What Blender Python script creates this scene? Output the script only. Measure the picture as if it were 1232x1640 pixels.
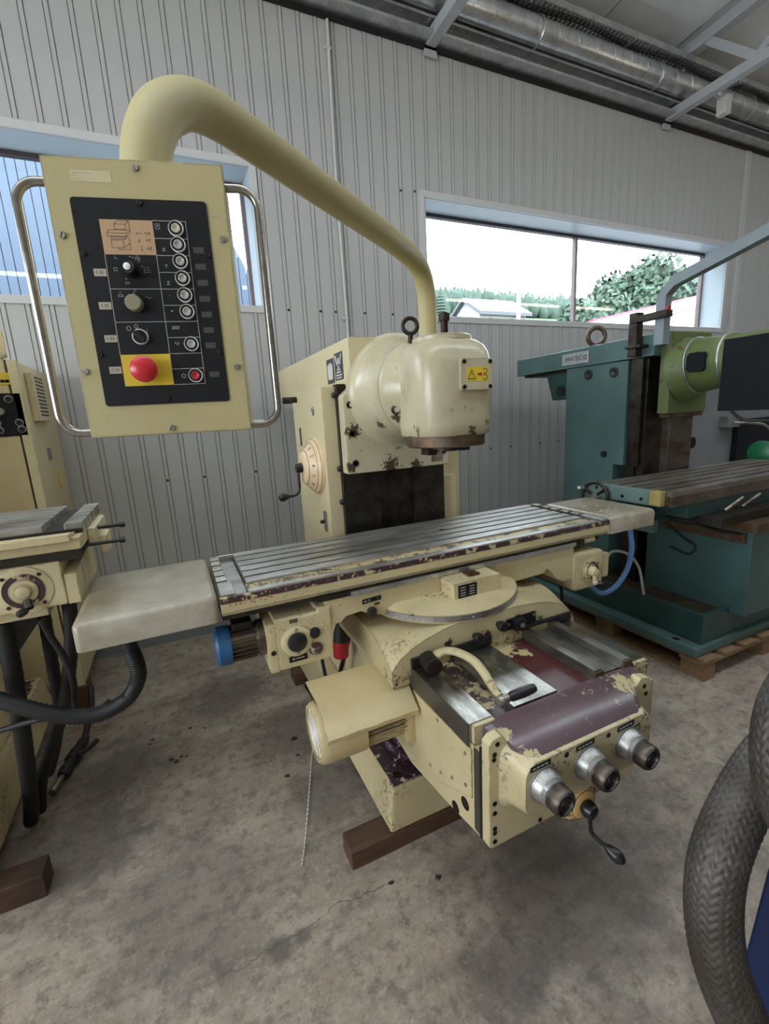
import bpy, bmesh, math, random
from mathutils import Vector, Matrix
random.seed(7)
for o in list(bpy.data.objects): bpy.data.objects.remove(o)
SC = bpy.context.scene
COL = SC.collection

# ------------------------------------------------------------------ camera, world, light, exposure
def make_camera():
    pitch, roll, yaw = math.radians(12.0924), math.radians(-3.15303), math.radians(24.27624)
    fwd = Vector((math.sin(yaw), math.cos(yaw), 0)); right = Vector((math.cos(yaw), -math.sin(yaw), 0)); up = Vector((0, 0, 1))
    f2 = fwd*math.cos(pitch) - up*math.sin(pitch); u2 = up*math.cos(pitch) + fwd*math.sin(pitch)
    r3 = right*math.cos(roll) + u2*math.sin(roll); u3 = u2*math.cos(roll) - right*math.sin(roll)
    cam = bpy.data.cameras.new('camera'); cam.sensor_fit = 'VERTICAL'; cam.sensor_height = 36; cam.sensor_width = 36*1232/1640
    cam.lens = 730.37/1640*36; cam.clip_start = 0.02; cam.clip_end = 500
    o = bpy.data.objects.new('camera', cam); COL.objects.link(o)
    m = Matrix((r3, u3, -f2)).transposed().to_4x4(); m.translation = Vector((0, 0, 1.65)); o.matrix_world = m
    SC.camera = o
make_camera()
SKY = 13.0
LAMP = 11.0
SC.view_settings.view_transform = 'Standard'; SC.view_settings.look = 'None'
SC.view_settings.gamma = 1; SC.view_settings.use_curve_mapping = False
SC.view_settings.exposure = -0.14
wd = bpy.data.worlds.new('overcast_sky'); SC.world = wd; wd.use_nodes = True
bgn = wd.node_tree.nodes['Background']; bgn.inputs[0].default_value = (0.86, 0.93, 1.0, 1); bgn.inputs[1].default_value = SKY
try:
    SC.cycles.max_bounces = 10; SC.cycles.diffuse_bounces = 5; SC.cycles.glossy_bounces = 4; SC.cycles.transparent_max_bounces = 12
    SC.cycles.sample_clamp_indirect = 6; SC.cycles.caustics_reflective = False; SC.cycles.caustics_refractive = False
except Exception: pass
def portal(name, loc, size, rot):
    l = bpy.data.lights.new(name, 'AREA'); l.shape = 'RECTANGLE'; l.size, l.size_y = size; l.cycles.is_portal = True
    o = bpy.data.objects.new(name, l); COL.objects.link(o); o.location = loc; o.rotation_euler = rot
# daylight comes in through the two window bands in view, plus an unseen left band and roof slot added for fill
WY = 3.737
portal('daylight_portal', (4.33, WY+.26, 2.95), (4.2, .95), (math.radians(-90), 0, 0))
portal('daylight_portal', (-1.8, WY+.26, 2.95), (5.1, .95), (math.radians(-90), 0, 0))
portal('daylight_portal', (-6.02, -1.0, 2.3), (1.9, 6.4), (0, math.radians(-90), 0))
portal('daylight_portal', (4.0, .35, 5.42), (15.8, .5), (0, 0, 0))

# ------------------------------------------------------------------ materials
MATS = {}
class NT:
    def __init__(s, name):
        s.m = bpy.data.materials.new(name); s.m.use_nodes = True; s.t = s.m.node_tree; s.n = s.t.nodes; s.l = s.t.links
        s.b = s.n['Principled BSDF']; MATS[name] = s.m
        s.tc = s.n.new('ShaderNodeTexCoord')
    def L(s, a, b): s.l.new(a, b)
    def noise(s, scale, detail=4, rough=.6, vec=None, dist=0):
        x = s.n.new('ShaderNodeTexNoise'); x.inputs['Scale'].default_value = scale; x.inputs['Detail'].default_value = detail
        x.inputs['Roughness'].default_value = rough; x.inputs['Distortion'].default_value = dist
        s.L(vec or s.tc.outputs['Object'], x.inputs['Vector']); return x.outputs['Fac']
    def mapv(s, scale=(1, 1, 1), loc=(0, 0, 0), rot=(0, 0, 0)):
        x = s.n.new('ShaderNodeMapping'); x.inputs['Scale'].default_value = scale; x.inputs['Location'].default_value = loc; x.inputs['Rotation'].default_value = rot
        s.L(s.tc.outputs['Object'], x.inputs['Vector']); return x.outputs['Vector']
    def ramp(s, fac, stops):
        x = s.n.new('ShaderNodeValToRGB'); e = x.color_ramp.elements
        while len(e) < len(stops): e.new(.5)
        for i, (p, c) in enumerate(stops):
            e[i].position = p; e[i].color = (c, c, c, 1) if not isinstance(c, (tuple, list)) else (*c, 1)
        s.L(fac, x.inputs['Fac']); return x.outputs['Color']
    def mix(s, fac, a, b, mode='MIX'):
        x = s.n.new('ShaderNodeMix'); x.data_type = 'RGBA'; x.blend_type = mode
        for v, k in ((fac, 0), (a, 6), (b, 7)):
            if hasattr(v, 'links') or hasattr(v, 'is_linked'): s.L(v, x.inputs[k])
            else: x.inputs[k].default_value = v if k == 0 else (*v, 1)
        return x.outputs[2]
    def math(s, op, a, b=None):
        x = s.n.new('ShaderNodeMath'); x.operation = op
        for v, k in ((a, 0), (b, 1)):
            if v is None: continue
            if hasattr(v, 'is_linked'): s.L(v, x.inputs[k])
            else: x.inputs[k].default_value = v
        return x.outputs[0]
    def bump(s, h, strength=.2, dist=.002):
        x = s.n.new('ShaderNodeBump'); x.inputs['Strength'].default_value = strength; x.inputs['Distance'].default_value = dist
        s.L(h, x.inputs['Height']); s.L(x.outputs['Normal'], s.b.inputs['Normal'])
    def edge(s, radius=.006, gain=6):
        bv = s.n.new('ShaderNodeBevel'); bv.samples = 3; bv.inputs['Radius'].default_value = radius
        g = s.n.new('ShaderNodeNewGeometry'); d = s.n.new('ShaderNodeVectorMath'); d.operation = 'DOT_PRODUCT'
        s.L(bv.outputs[0], d.inputs[0]); s.L(g.outputs['Normal'], d.inputs[1])
        return s.math('MULTIPLY', s.math('SUBTRACT', 1.0, d.outputs['Value']), gain)

def plain(name, col, rough=.5, metal=0, var=.12, vs=5, bump=0, bs=80, spec=.5):
    t = NT(name); a = tuple(c*(1-var) for c in col); b = tuple(min(1, c*(1+var)) for c in col)
    t.L(t.mix(t.ramp(t.noise(vs, 5), [(.3, 0.0), (.7, 1.0)]), a, b), t.b.inputs['Base Color'])
    t.b.inputs['Roughness'].default_value = rough; t.b.inputs['Metallic'].default_value = metal; t.b.inputs['Specular IOR Level'].default_value = spec
    if bump: t.bump(t.noise(bs, 3), bump)
    return t.m
def paint(name, col, chip=(.045, .02, .025), amount=.5, cs=14, rough=.42, edge=0, dirt=(.35, .30, .2), dirt_amt=.35, dlo=.42, chip2=None, coarse=0, patches=()):
    """worn machine enamel: base colour, grime in soft patches, flakes off to primer in small spots and along edges"""
    t = NT(name)
    d = t.ramp(t.noise(3.2, 6, .65), [(dlo, 0.0), (dlo+.33, 1.0)])
    base = t.mix(t.math('MULTIPLY', d, dirt_amt), col, tuple(c*k for c, k in zip(col, dirt)))
    fine = t.ramp(t.noise(120, 2), [(.35, .98), (.65, 1.02)])
    base = t.mix(1.0, base, fine, 'MULTIPLY')
    # flakes: fine spots gated by a coarse mask
    gate = t.ramp(t.noise(2.6, 3), [(.48, 0.0), (.62, 1.0)])
    spots = t.ramp(t.noise(cs*4, 3, .7), [(.66 - .1*amount, 0.0), (.68 - .1*amount, 1.0)])
    fl = t.math('MULTIPLY', spots, gate) if amount > 0 else t.math('MULTIPLY', gate, 0.0)
    if coarse:
        big = t.ramp(t.noise(cs, 7, .72), [(.70 - coarse, 0.0), (.715 - coarse, 1.0)])
        fl = t.math('MAXIMUM', fl, big)
    for (px, py, pz, pr) in patches:      # larger flaked areas, given in the machine's own frame
        n_ = t.n.new('ShaderNodeVectorMath'); n_.operation = 'DISTANCE'; t.L(t.tc.outputs['Object'], n_.inputs[0]); n_.inputs[1].default_value = (px-1.02, py-2.0, pz-.078)
        v_ = t.math('SUBTRACT', 1.0, t.math('DIVIDE', n_.outputs['Value'], pr)); v_ = t.math('ADD', v_, t.math('MULTIPLY', t.math('SUBTRACT', t.noise(55, 6, .75), .5), 2.6))
        fl = t.math('MAXIMUM', fl, t.math('GREATER_THAN', v_, .52))
    if edge:
        e = t.math('MULTIPLY', t.edge(.007, 5), t.ramp(t.noise(cs*1.6, 6, .7), [(.5 - .2*edge, 0.0), (.62 - .1*edge, 1.0)]))
        fl = t.math('MAXIMUM', fl, t.math('GREATER_THAN', e, .35))
    out = t.mix(fl, base, chip)
    t.L(out, t.b.inputs['Base Color'])
    t.b.inputs['Roughness'].default_value = rough
    t.bump(t.math('ADD', t.math('MULTIPLY', fl, -.6), t.math('MULTIPLY', t.noise(40, 3), .05)), .35, .0015)
    return t.m
def steel(name, col, rough=.3, stain=(.05, .03, .015), stain_t=.55, streak=(1, 1, 1), metal=.9, rv=.18):
    t = NT(name)
    v = t.mapv(streak)
    a = t.ramp(t.noise(9, 6, .65, v), [(stain_t-.14, 0.0), (stain_t+.14, 1.0)])
    c = t.mix(a, col, stain); c = t.mix(1.0, c, t.ramp(t.noise(70, 3, .6, v), [(.3, .8), (.7, 1.12)]), 'MULTIPLY')
    t.L(c, t.b.inputs['Base Color']); t.b.inputs['Metallic'].default_value = metal
    r = t.math('ADD', rough - rv/2, t.math('MULTIPLY', t.noise(14, 5, .6, v), rv*1.6)); t.L(r, t.b.inputs['Roughness'])
    t.bump(t.noise(60, 3, .6, v), .12, .001)
    return t.m
def emit(name, col, s):
    t = NT(name); t.b.inputs['Base Color'].default_value = (*col, 1); t.b.inputs['Emission Color'].default_value = (*col, 1); t.b.inputs['Emission Strength'].default_value = s

CREAM = (.55, .46, .265)
paint('cream', CREAM, amount=.25, edge=.5)
paint('cream_worn', CREAM, amount=1.1, edge=1.0, dirt_amt=.5, coarse=.015, cs=16, patches=((.82, 1.31, .815, .035), (.99, 1.31, .80, .04), (.70, 1.31, .79, .03)))
paint('cream_clean', (.62, .53, .32), amount=.0, edge=.25, dirt_amt=.15)
paint('cream_panel', (.44, .375, .185), amount=.0, edge=.6, chip=(.09, .06, .05), dirt_amt=.15, rough=.5)
paint('cream_head', (.57, .51, .35), amount=.15, edge=1.0, chip=(.07, .05, .03), dirt_amt=.4, rough=.27, coarse=.02, cs=9, patches=((.875, 1.74, 1.655, .05), (.885, 1.58, 1.585, .045), (1.05, 1.47, 1.57, .035), (1.13, 1.49, 1.60, .03), (.775, 2.02, 1.58, .06), (.755, 2.02, 1.41, .045), (.96, 2.02, 1.40, .08), (1.1, 2.02, 1.39, .06)))
paint('cream_boss', (.57, .51, .35), amount=.1, edge=0, chip=(.07, .05, .03), dirt_amt=.4, rough=.27, patches=((.86, 1.9, 1.60, .05), (.87, 1.75, 1.63, .045)))
paint('cream_motor', (.58, .47, .255), amount=.0, edge=.2, dirt_amt=.25)
paint('gutter_speckle', (.50, .41, .21), amount=1.7, cs=22, dirt_amt=.6, chip=(.06, .04, .025), coarse=.17)
paint('fascia', CREAM, amount=.2, edge=.3, dirt_amt=.3)
paint('tray_white', (.47, .44, .365), amount=.1, edge=.5, dirt=(.50, .44, .34), dirt_amt=1.0, dlo=.30, chip=(.3, .24, .17), rough=.3)
paint('primer_red', (.085, .022, .022), chip=(.55, .46, .25), amount=.0, coarse=.06, cs=9, rough=.3, dirt_amt=.3, patches=((1.04, 1.29, .745, .11), (1.10, 1.22, .745, .05)))
paint('primer_purple', (.11, .068, .078), chip=(.5, .42, .24), amount=.3, coarse=.07, cs=7, rough=.24, dirt_amt=.3, patches=((.76, .82, .715, .055), (.735, .90, .75, .04), (1.22, .90, .75, .07), (.80, .80, .71, .03)))
paint('primer_dark', (.06, .03, .035), chip=(.5, .42, .24), amount=.6, coarse=.16, cs=16, rough=.35)
paint('primer_base', (.045, .022, .035), chip=(.45, .4, .32), amount=.5, coarse=.13, cs=14, rough=.25)
steel('way_steel', (.36, .35, .31), .19, stain=(.09, .08, .06), stain_t=.54, streak=(1, .35, 1))
steel('rail_steel', (.36, .35, .31), .3, stain=(.06, .05, .04), streak=(1, .3, 1))
steel('table_steel', (.50, .49, .46), .30, stain=(.20, .175, .13), stain_t=.58, streak=(.25, .6, 1), metal=.7)
steel('slot_dark', (.06, .05, .04), .5, stain=(.02, .018, .015))
steel('column_way', (.075, .068, .058), .38, stain=(.03, .026, .022), stain_t=.55)
steel('dark_iron', (.07, .06, .05), .45, stain=(.03, .02, .015))
steel('rusty_steel', (.16, .12, .085), .42, stain=(.09, .045, .02), stain_t=.5, metal=.7)
steel('brown_steel', (.22, .185, .15), .28, stain=(.08, .05, .03), stain_t=.55, streak=(.3, 1, 1), metal=.8)
steel('socket_brown', (.14, .115, .095), .4, stain=(.06, .045, .035))
paint('way_flank', (.05, .043, .034), chip=(.50, .42, .22), amount=.0, coarse=.045, cs=12, rough=.35)
steel('brown_land', (.36, .33, .29), .3, stain=(.15, .10, .065), stain_t=.55, streak=(.3, 1, 1), metal=.75)
plain('teal_shaded', (.045, .098, .092), .42, var=.2, vs=4, bump=.1)  # column teal darkened: the shade on the low knee put into its colour
steel('galvanised', (.66, .67, .68), .27, stain=(.46, .47, .48), stain_t=.55, rv=.14)
steel('dial_aluminium', (.45, .44, .42), .38, stain=(.25, .24, .22))
steel('chrome', (.42, .39, .35), .18, stain=(.2, .15, .11), stain_t=.68, rv=.08)
steel('zinc_screw', (.5, .48, .42), .35, stain=(.2, .17, .12))
plain('black_plastic', (.012, .012, .013), .32)
plain('black_panel', (.010, .010, .011), .45, var=.2, spec=.25)
plain('black_rubber', (.008, .0075, .0075), .6, bump=.2, bs=40)
plain('black_matt', (.010, .011, .014), .8, spec=.2)
plain('red_knob', (.52, .018, .03), .3, var=.06)
plain('red_chalk', (.35, .05, .02), .8)
plain('red_plug', (.40, .012, .018), .4)
plain('yellow_plate', (.62, .44, .03), .45, var=.15, vs=20)
plain('sign_yellow', (.80, .58, .04), .4, var=.05)
plain('pictogram', (.46, .29, .16), .55, var=.05)
plain('line_grey', (.42, .41, .38), .5, var=.05)
plain('line_dark', (.05, .04, .035), .6)
plain('paper', (.40, .36, .28), .7, var=.08)
plain('tape_grey', (.05, .047, .04), .6)
plain('label_blank', (.52, .46, .27), .45)
plain('button_clear', (.34, .34, .30), .25, var=.1, vs=60)
plain('button_warm', (.46, .42, .30), .25, var=.1, vs=60)
plain('ring_white', (.80, .79, .77), .3, var=.03)
plain('knob_tan', (.26, .23, .15), .4)
plain('dial_ivory', (.70, .52, .32), .38, var=.06)
plain('dial_ivory_dark', (.62, .40, .15), .4, var=.08)
plain('logo_grey', (.045, .045, .048), .4)
plain('logo_silver', (.55, .55, .53), .4)
plain('blue_cover', (.018, .085, .20), .45, var=.25, vs=12)
plain('blue_paint', (.003, .016, .075), .35, var=.15)
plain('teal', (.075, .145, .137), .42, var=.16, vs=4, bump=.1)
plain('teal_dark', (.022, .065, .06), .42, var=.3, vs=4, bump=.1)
plain('teal_light', (.12, .19, .175), .45, var=.15)
paint('green_head', (.13, .175, .06), chip=(.12, .04, .015), amount=.5, edge=.4, coarse=.06, cs=6, dirt_amt=.5)
plain('yellow_green', (.33, .27, .09), .5, var=.3, vs=8)
plain('arm_grey', (.20, .24, .26), .4, var=.1)
plain('grey_machine', (.20, .215, .225), .42, var=.08)
plain('lamp_green', (.01, .16, .06), .3)
plain('wall_sheet', (.45, .455, .45), .38, var=.03, vs=1.5)
plain('trim_white', (.56, .57, .57), .4, var=.03)
plain('reveal_sky_tint', (.42, .48, .53), .45, var=.03)  # white reveal paint, dimmed and tinted with the blue sky light it catches
plain('window_frame', (.05, .04, .045), .5)
plain('window_bar', (.18, .14, .14), .5)
plain('conduit_white', (.55, .55, .53), .4)
plain('steel_white', (.42, .44, .46), .45, var=.06)
plain('ceiling_sheet', (.80, .82, .82), .28, var=.03, spec=.8)
plain('hall_wall', (.55, .55, .53), .6, var=.03)
plain('hose_blue', (.12, .27, .55), .25, var=.15)
plain('foliage', (.042, .075, .045), .7, var=.45, vs=.8)
plain('foliage_far', (.028, .052, .035), .8, var=.3, vs=.2)
plain('bark', (.08, .06, .045), .8)
plain('asphalt', (.22, .22, .22), .9)
plain('grass', (.05, .08, .03), .9, var=.3, vs=.3)
plain('house_wall', (.35, .34, .32), .7)
plain('roof_grey', (.085, .09, .105), .7, var=.15)
plain('white_fascia', (.85, .85, .85), .5, var=.02)
plain('red_trim', (.60, .03, .10), .4)
plain('cladding_blue', (.045, .07, .11), .5, var=.04)
plain('cable_black', (.014, .014, .015), .5)
plain('clear_hose', (.45, .5, .5), .3)
plain('white_cord', (.62, .62, .58), .5)
plain('debris', (.02, .018, .016), .7)
emit('tube_light', (1.0, .88, .72), LAMP)

def wood(name, a, b):
    t = NT(name); v = t.mapv((1.2, 14, 14))
    c = t.mix(t.ramp(t.noise(4, 6, .65, v, 1.5), [(.3, 0.0), (.7, 1.0)]), a, b)
    c = t.mix(t.ramp(t.noise(2.5, 4), [(.5, 0.0), (.75, .8)]), c, tuple(x*.35 for x in a)); t.L(c, t.b.inputs['Base Color'])
    t.b.inputs['Roughness'].default_value = .6; t.bump(t.noise(5, 5, .6, v, 1.5), .5, .003)
wood('wood_dark', (.045, .022, .012), (.12, .06, .03))
wood('wood_pallet', (.16, .09, .045), (.30, .19, .10))

def floor_material():
    t = NT('concrete')
    big = t.noise(.9, 6, .62); mid = t.noise(4.5, 7, .7); fine = t.noise(38, 5, .7); brush = t.noise(7, 5, .6, t.mapv((.35, 2.2, 1), rot=(0, 0, .6)))
    c = t.mix(t.ramp(big, [(.32, 0.0), (.68, 1.0)]), (.225, .18, .135), (.37, .295, .23))
    c = t.mix(t.ramp(mid, [(.44, 0.0), (.62, .85)]), c, (.39, .325, .255))
    c = t.mix(t.ramp(brush, [(.5, 0.0), (.68, .55)]), c, (.15, .14, .128))
    c = t.mix(t.ramp(fine, [(.52, 0.0), (.66, .6)]), c, (.45, .385, .31)); c = t.mix(t.ramp(t.noise(15, 6, .75), [(.5, 0.0), (.62, .7)]), c, (.13, .11, .09)); c = t.mix(t.ramp(t.noise(85, 4, .7), [(.56, 0.0), (.68, .55)]), c, (.09, .075, .06))
    c = t.mix(t.ramp(t.noise(24, 4, .75), [(.66, 0.0), (.70, .85)]), c, (.07, .055, .045))
    # dried oil and wet patches of their own shape (x, y, radius, strength)
    for x, y, r, s in ((.1, 2.75, .28, .6), (.42, 2.2, .30, .5), (-.45, 2.35, .3, .55), (.10, 1.20, .05, .7), (.17, 1.21, .035, .7), (-.15, 1.5, .35, .4),
                       (1.0, .95, .40, .6), (.72, .82, .16, .5), (1.35, 1.2, .5, .45), (-.55, 1.9, .3, .5), (2.0, 1.45, .35, .35), (.45, 1.75, .22, .55)):
        n = t.n.new('ShaderNodeVectorMath'); n.operation = 'DISTANCE'; t.L(t.tc.outputs['Object'], n.inputs[0]); n.inputs[1].default_value = (x, y, 0)
        dd = t.math('ADD', n.outputs['Value'], t.math('MULTIPLY', t.math('SUBTRACT', mid, .5), r*1.6))
        c = t.mix(t.ramp(t.math('DIVIDE', dd, r*2), [(.25, s), (.55, 0.0)]), c, (.075, .066, .056))
    t.L(c, t.b.inputs['Base Color'])
    t.L(t.math('ADD', .38, t.math('MULTIPLY', mid, .45)), t.b.inputs['Roughness'])
    t.bump(t.math('ADD', t.math('MULTIPLY', mid, .5), t.math('MULTIPLY', fine, .5)), .5, .004)
floor_material()
def glass_material():
    t = NT('window_glass'); t.n.remove(t.b); out = t.n['Material Output']
    tr = t.n.new('ShaderNodeBsdfTransparent'); tr.inputs[0].default_value = (.93, .96, .97, 1)
    gl = t.n.new('ShaderNodeBsdfGlossy'); gl.inputs['Roughness'].default_value = .0
    fr = t.n.new('ShaderNodeLayerWeight'); fr.inputs[0].default_value = .5
    mx = t.n.new('ShaderNodeMixShader'); t.L(t.math('ADD', .035, t.math('MULTIPLY', t.math('POWER', fr.outputs['Facing'], 4.0), .7)), mx.inputs[0]); t.L(tr.outputs[0], mx.inputs[1]); t.L(gl.outputs[0], mx.inputs[2]); t.L(mx.outputs[0], out.inputs[0])
glass_material()
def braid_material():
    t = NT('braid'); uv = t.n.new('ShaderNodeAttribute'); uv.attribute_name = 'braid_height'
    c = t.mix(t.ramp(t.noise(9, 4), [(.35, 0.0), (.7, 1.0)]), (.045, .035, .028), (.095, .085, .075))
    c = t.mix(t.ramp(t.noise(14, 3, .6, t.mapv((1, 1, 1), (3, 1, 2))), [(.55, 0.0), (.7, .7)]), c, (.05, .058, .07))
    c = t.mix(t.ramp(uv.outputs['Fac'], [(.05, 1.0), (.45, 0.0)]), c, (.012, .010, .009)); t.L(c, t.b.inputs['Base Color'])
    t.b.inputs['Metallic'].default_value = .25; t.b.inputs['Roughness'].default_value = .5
braid_material()

# ------------------------------------------------------------------ mesh helpers
class G:
    def __init__(s, M=None): s.v = []; s.f = []; s.M = M
    def add(s, vs, fs):
        b = len(s.v)
        for p in vs:
            p = Vector(p); s.v.append(s.M @ p if s.M else p)
        s.f += [tuple(b+i for i in f) for f in fs]; return s
    def box(s, x0, x1, y0, y1, z0, z1):
        return s.add([(x0, y0, z0), (x1, y0, z0), (x1, y1, z0), (x0, y1, z0), (x0, y0, z1), (x1, y0, z1), (x1, y1, z1), (x0, y1, z1)],
                     [(0, 3, 2, 1), (4, 5, 6, 7), (0, 1, 5, 4), (1, 2, 6, 5), (2, 3, 7, 6), (3, 0, 4, 7)])
    def prism(s, poly, axis, a, b):
        n = len(poly); mk = {'x': lambda p, t: (t, p[0], p[1]), 'y': lambda p, t: (p[0], t, p[1]), 'z': lambda p, t: (p[0], p[1], t)}[axis]
        return s.add([mk(p, a) for p in poly]+[mk(p, b) for p in poly], [tuple(range(n)), tuple(range(2*n-1, n-1, -1))]+[(i, (i+1) % n, n+(i+1) % n, n+i) for i in range(n)])
    def lathe(s, p0, ax, prof, n=28, cap=True):
        p0 = Vector(p0); ax = Vector(ax).normalized(); u = ax.orthogonal().normalized(); w = ax.cross(u); vs = []; fs = []
        for r, t in prof:
            for i in range(n):
                a = 2*math.pi*i/n; vs.append(p0+ax*t+(u*math.cos(a)+w*math.sin(a))*r)
        m = len(prof)
        for j in range(m-1):
            for i in range(n): k = (i+1) % n; fs.append((j*n+i, j*n+k, (j+1)*n+k, (j+1)*n+i))
        if cap: fs += [tuple(range(n-1, -1, -1)), tuple(range((m-1)*n, m*n))]
        return s.add(vs, fs)
    def cyl(s, p0, p1, r0, r1=None, n=24):
        p0 = Vector(p0); p1 = Vector(p1); return s.lathe(p0, p1-p0, [(r0, 0), (r0 if r1 is None else r1, (p1-p0).length)], n)
    def tube(s, path, r, n=14, closed=False, cap=True):
        P = [Vector(p) for p in path]; m = len(P); rs = r if isinstance(r, (list, tuple)) else [r]*m
        T = [((P[(i+1) % m]-P[i-1]) if closed else (P[min(i+1, m-1)]-P[max(i-1, 0)])).normalized() for i in range(m)]
        u = T[0].orthogonal().normalized(); vs = []; fs = []
        for i in range(m):
            u = (u-T[i]*u.dot(T[i])).normalized(); w = T[i].cross(u)
            for k in range(n): a = 2*math.pi*k/n; vs.append(P[i]+(u*math.cos(a)+w*math.sin(a))*rs[i])
        for i in range(m if closed else m-1):
            j = (i+1) % m
            for k in range(n): q = (k+1) % n; fs.append((i*n+k, i*n+q, j*n+q, j*n+k))
        if cap and not closed: fs += [tuple(range(n-1, -1, -1)), tuple(range((m-1)*n, m*n))]
        return s.add(vs, fs)
    def loft(s, rings, cap=True):
        n = len(rings[0]); vs = [p for r in rings for p in r]; fs = []
        for j in range(len(rings)-1):
            for i in range(n): k = (i+1) % n; fs.append((j*n+i, j*n+k, (j+1)*n+k, (j+1)*n+i))
        if cap: fs += [tuple(range(n-1, -1, -1)), tuple(range((len(rings)-1)*n, len(rings)*n))]
        return s.add(vs, fs)
    def torus(s, c, ax, R, r, n=32, m=12):
        c = Vector(c); ax = Vector(ax).normalized(); u = ax.orthogonal().normalized(); w = ax.cross(u)
        return s.tube([c+(u*math.cos(2*math.pi*i/n)+w*math.sin(2*math.pi*i/n))*R for i in range(n)], r, m, closed=True)
    def ball(s, c, rx, ry=None, rz=None, n=18, m=10):
        ry = ry or rx; rz = rz or rx; c = Vector(c); rings = []
        for j in range(m+1):
            t = math.pi*(j+.0)/m; q = max(math.sin(t), .01); rings.append([c+Vector((rx*q*math.cos(2*math.pi*i/n), ry*q*math.sin(2*math.pi*i/n), -rz*math.cos(t))) for i in range(n)])
        return s.loft(rings)
    def text(s, txt, size, M, depth=.0004, align='CENTER'):
        cu = bpy.data.curves.new('txt', 'FONT'); cu.body = txt; cu.size = size; cu.align_x = align; cu.align_y = 'CENTER'; cu.extrude = depth; cu.resolution_u = 3
        o = bpy.data.objects.new('txt', cu); COL.objects.link(o); dg = bpy.context.evaluated_depsgraph_get(); me = bpy.data.meshes.new_from_object(o.evaluated_get(dg))
        s.add([M @ v.co for v in me.vertices], [tuple(p.vertices) for p in me.polygons]); bpy.data.objects.remove(o); bpy.data.curves.remove(cu); bpy.data.meshes.remove(me); return s

def curve(pts, step=8):
    """Catmull-Rom through the points"""
    P = [Vector(p) for p in pts]; P = [P[0]*2-P[1]]+P+[P[-1]*2-P[-2]]; out = []
    for i in range(1, len(P)-2):
        for k in range(step):
            t = k/step; a, b, c, d = P[i-1], P[i], P[i+1], P[i+2]
            out.append(.5*((2*b)+(c-a)*t+(2*a-5*b+4*c-d)*t*t+(3*b-a-3*c+d)*t**3))
    return out+[P[-2]]
def rpoly(x0, x1, y0, y1, r, n=5):
    out = []
    for cx, cy, a0 in ((x1-r, y1-r, 0), (x0+r, y1-r, 90), (x0+r, y0+r, 180), (x1-r, y0+r, 270)):
        for k in range(n+1): a = math.radians(a0+90*k/n); out.append((cx+r*math.cos(a), cy+r*math.sin(a)))
    return out
ORG = {}
def origin_of(o):
    while o is not None and o.parent is not None: o = o.parent
    return ORG.get(o.name, Vector()) if o else Vector()
def build(g, name, mat, parent=None, bevel=0, smooth=38, segs=2, origin=None):
    org = origin_of(parent) if parent else Vector(origin or (0, 0, 0))
    me = bpy.data.meshes.new(name); me.from_pydata([v-org for v in g.v], [], g.f); me.validate()
    bm = bmesh.new(); bm.from_mesh(me); bmesh.ops.recalc_face_normals(bm, faces=bm.faces)
    if bevel:
        es = [e for e in bm.edges if len(e.link_faces) == 2 and e.calc_face_angle(0) > math.radians(40)]
        try: bmesh.ops.bevel(bm, geom=es, offset=bevel, segments=segs, affect='EDGES', profile=.5, clamp_overlap=True)
        except Exception: pass
    bm.to_mesh(me); bm.free()
    me.polygons.foreach_set('use_smooth', [True]*len(me.polygons)); me.set_sharp_from_angle(angle=math.radians(smooth)); me.update()
    me.materials.append(MATS[mat]); o = bpy.data.objects.new(name, me); COL.objects.link(o)
    if bevel: wn = o.modifiers.new('weighted_normals', 'WEIGHTED_NORMAL'); wn.keep_sharp = True; wn.weight = 90
    if parent: o.parent = parent
    else: o.location = org; ORG[o.name] = org
    return o
def root(name, loc, label, cat, group=None, kind=None):
    o = bpy.data.objects.new(name, None); COL.objects.link(o); o.location = loc; o.empty_display_size = .1; ORG[o.name] = Vector(loc); tag(o, label, cat, group, kind); return o
def tag(o, label=None, cat=None, group=None, kind=None):
    if label: o['label'] = label
    if cat: o['category'] = cat
    if group: o['group'] = group
    if kind: o['kind'] = kind
    return o
def share(o, name, loc, parent=None):
    c = o.copy(); c.name = name; COL.objects.link(c); c.location = loc; c.parent = parent or o.parent; return c
def bx(name, mat, parent, *d, bevel=.003): return build(G().box(*d), name, mat, parent, bevel)
def screw(parent, p, ax, r=.006, h=.004, mat='zinc_screw', name='screw', slot=True):
    """slotted pan-head screw lying on a face: p on the face, ax pointing out"""
    p = Vector(p); ax = Vector(ax).normalized(); u = ax.orthogonal().normalized(); u = (Matrix.Rotation(random.uniform(0, 3), 3, ax) @ u); w = ax.cross(u)
    g = G(); g.lathe(p, ax, [(r, 0), (r, h*.55)], 14)
    if slot:
        for sg in (1, -1):
            ring = [(math.cos(t)*r*.96, math.sin(t)*r*.96) for t in [math.radians(12+156*k/7) for k in range(8)]]
            n = len(ring); lo = [p+ax*h*.5+u*(c*1.0)+w*(sg*d) for c, d in ring]; hi = [q+ax*h*.5 for q in lo]
            g.add(lo+hi, [tuple(range(n)), tuple(range(2*n-1, n-1, -1))]+[(i, (i+1) % n, n+(i+1) % n, n+i) for i in range(n)])
    return build(g, name, mat, parent)
def Mx(origin, x, y, z):
    m = Matrix((Vector(x), Vector(y), Vector(z))).transposed().to_4x4(); m.translation = Vector(origin); return m
FACE_L = lambda p: Mx(p, (0, -1, 0), (0, 0, 1), (-1, 0, 0))     # text frame on a face looking to -X
FACE_F = lambda p: Mx(p, (1, 0, 0), (0, 0, 1), (0, -1, 0))      # text frame on a face looking to -Y

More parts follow.
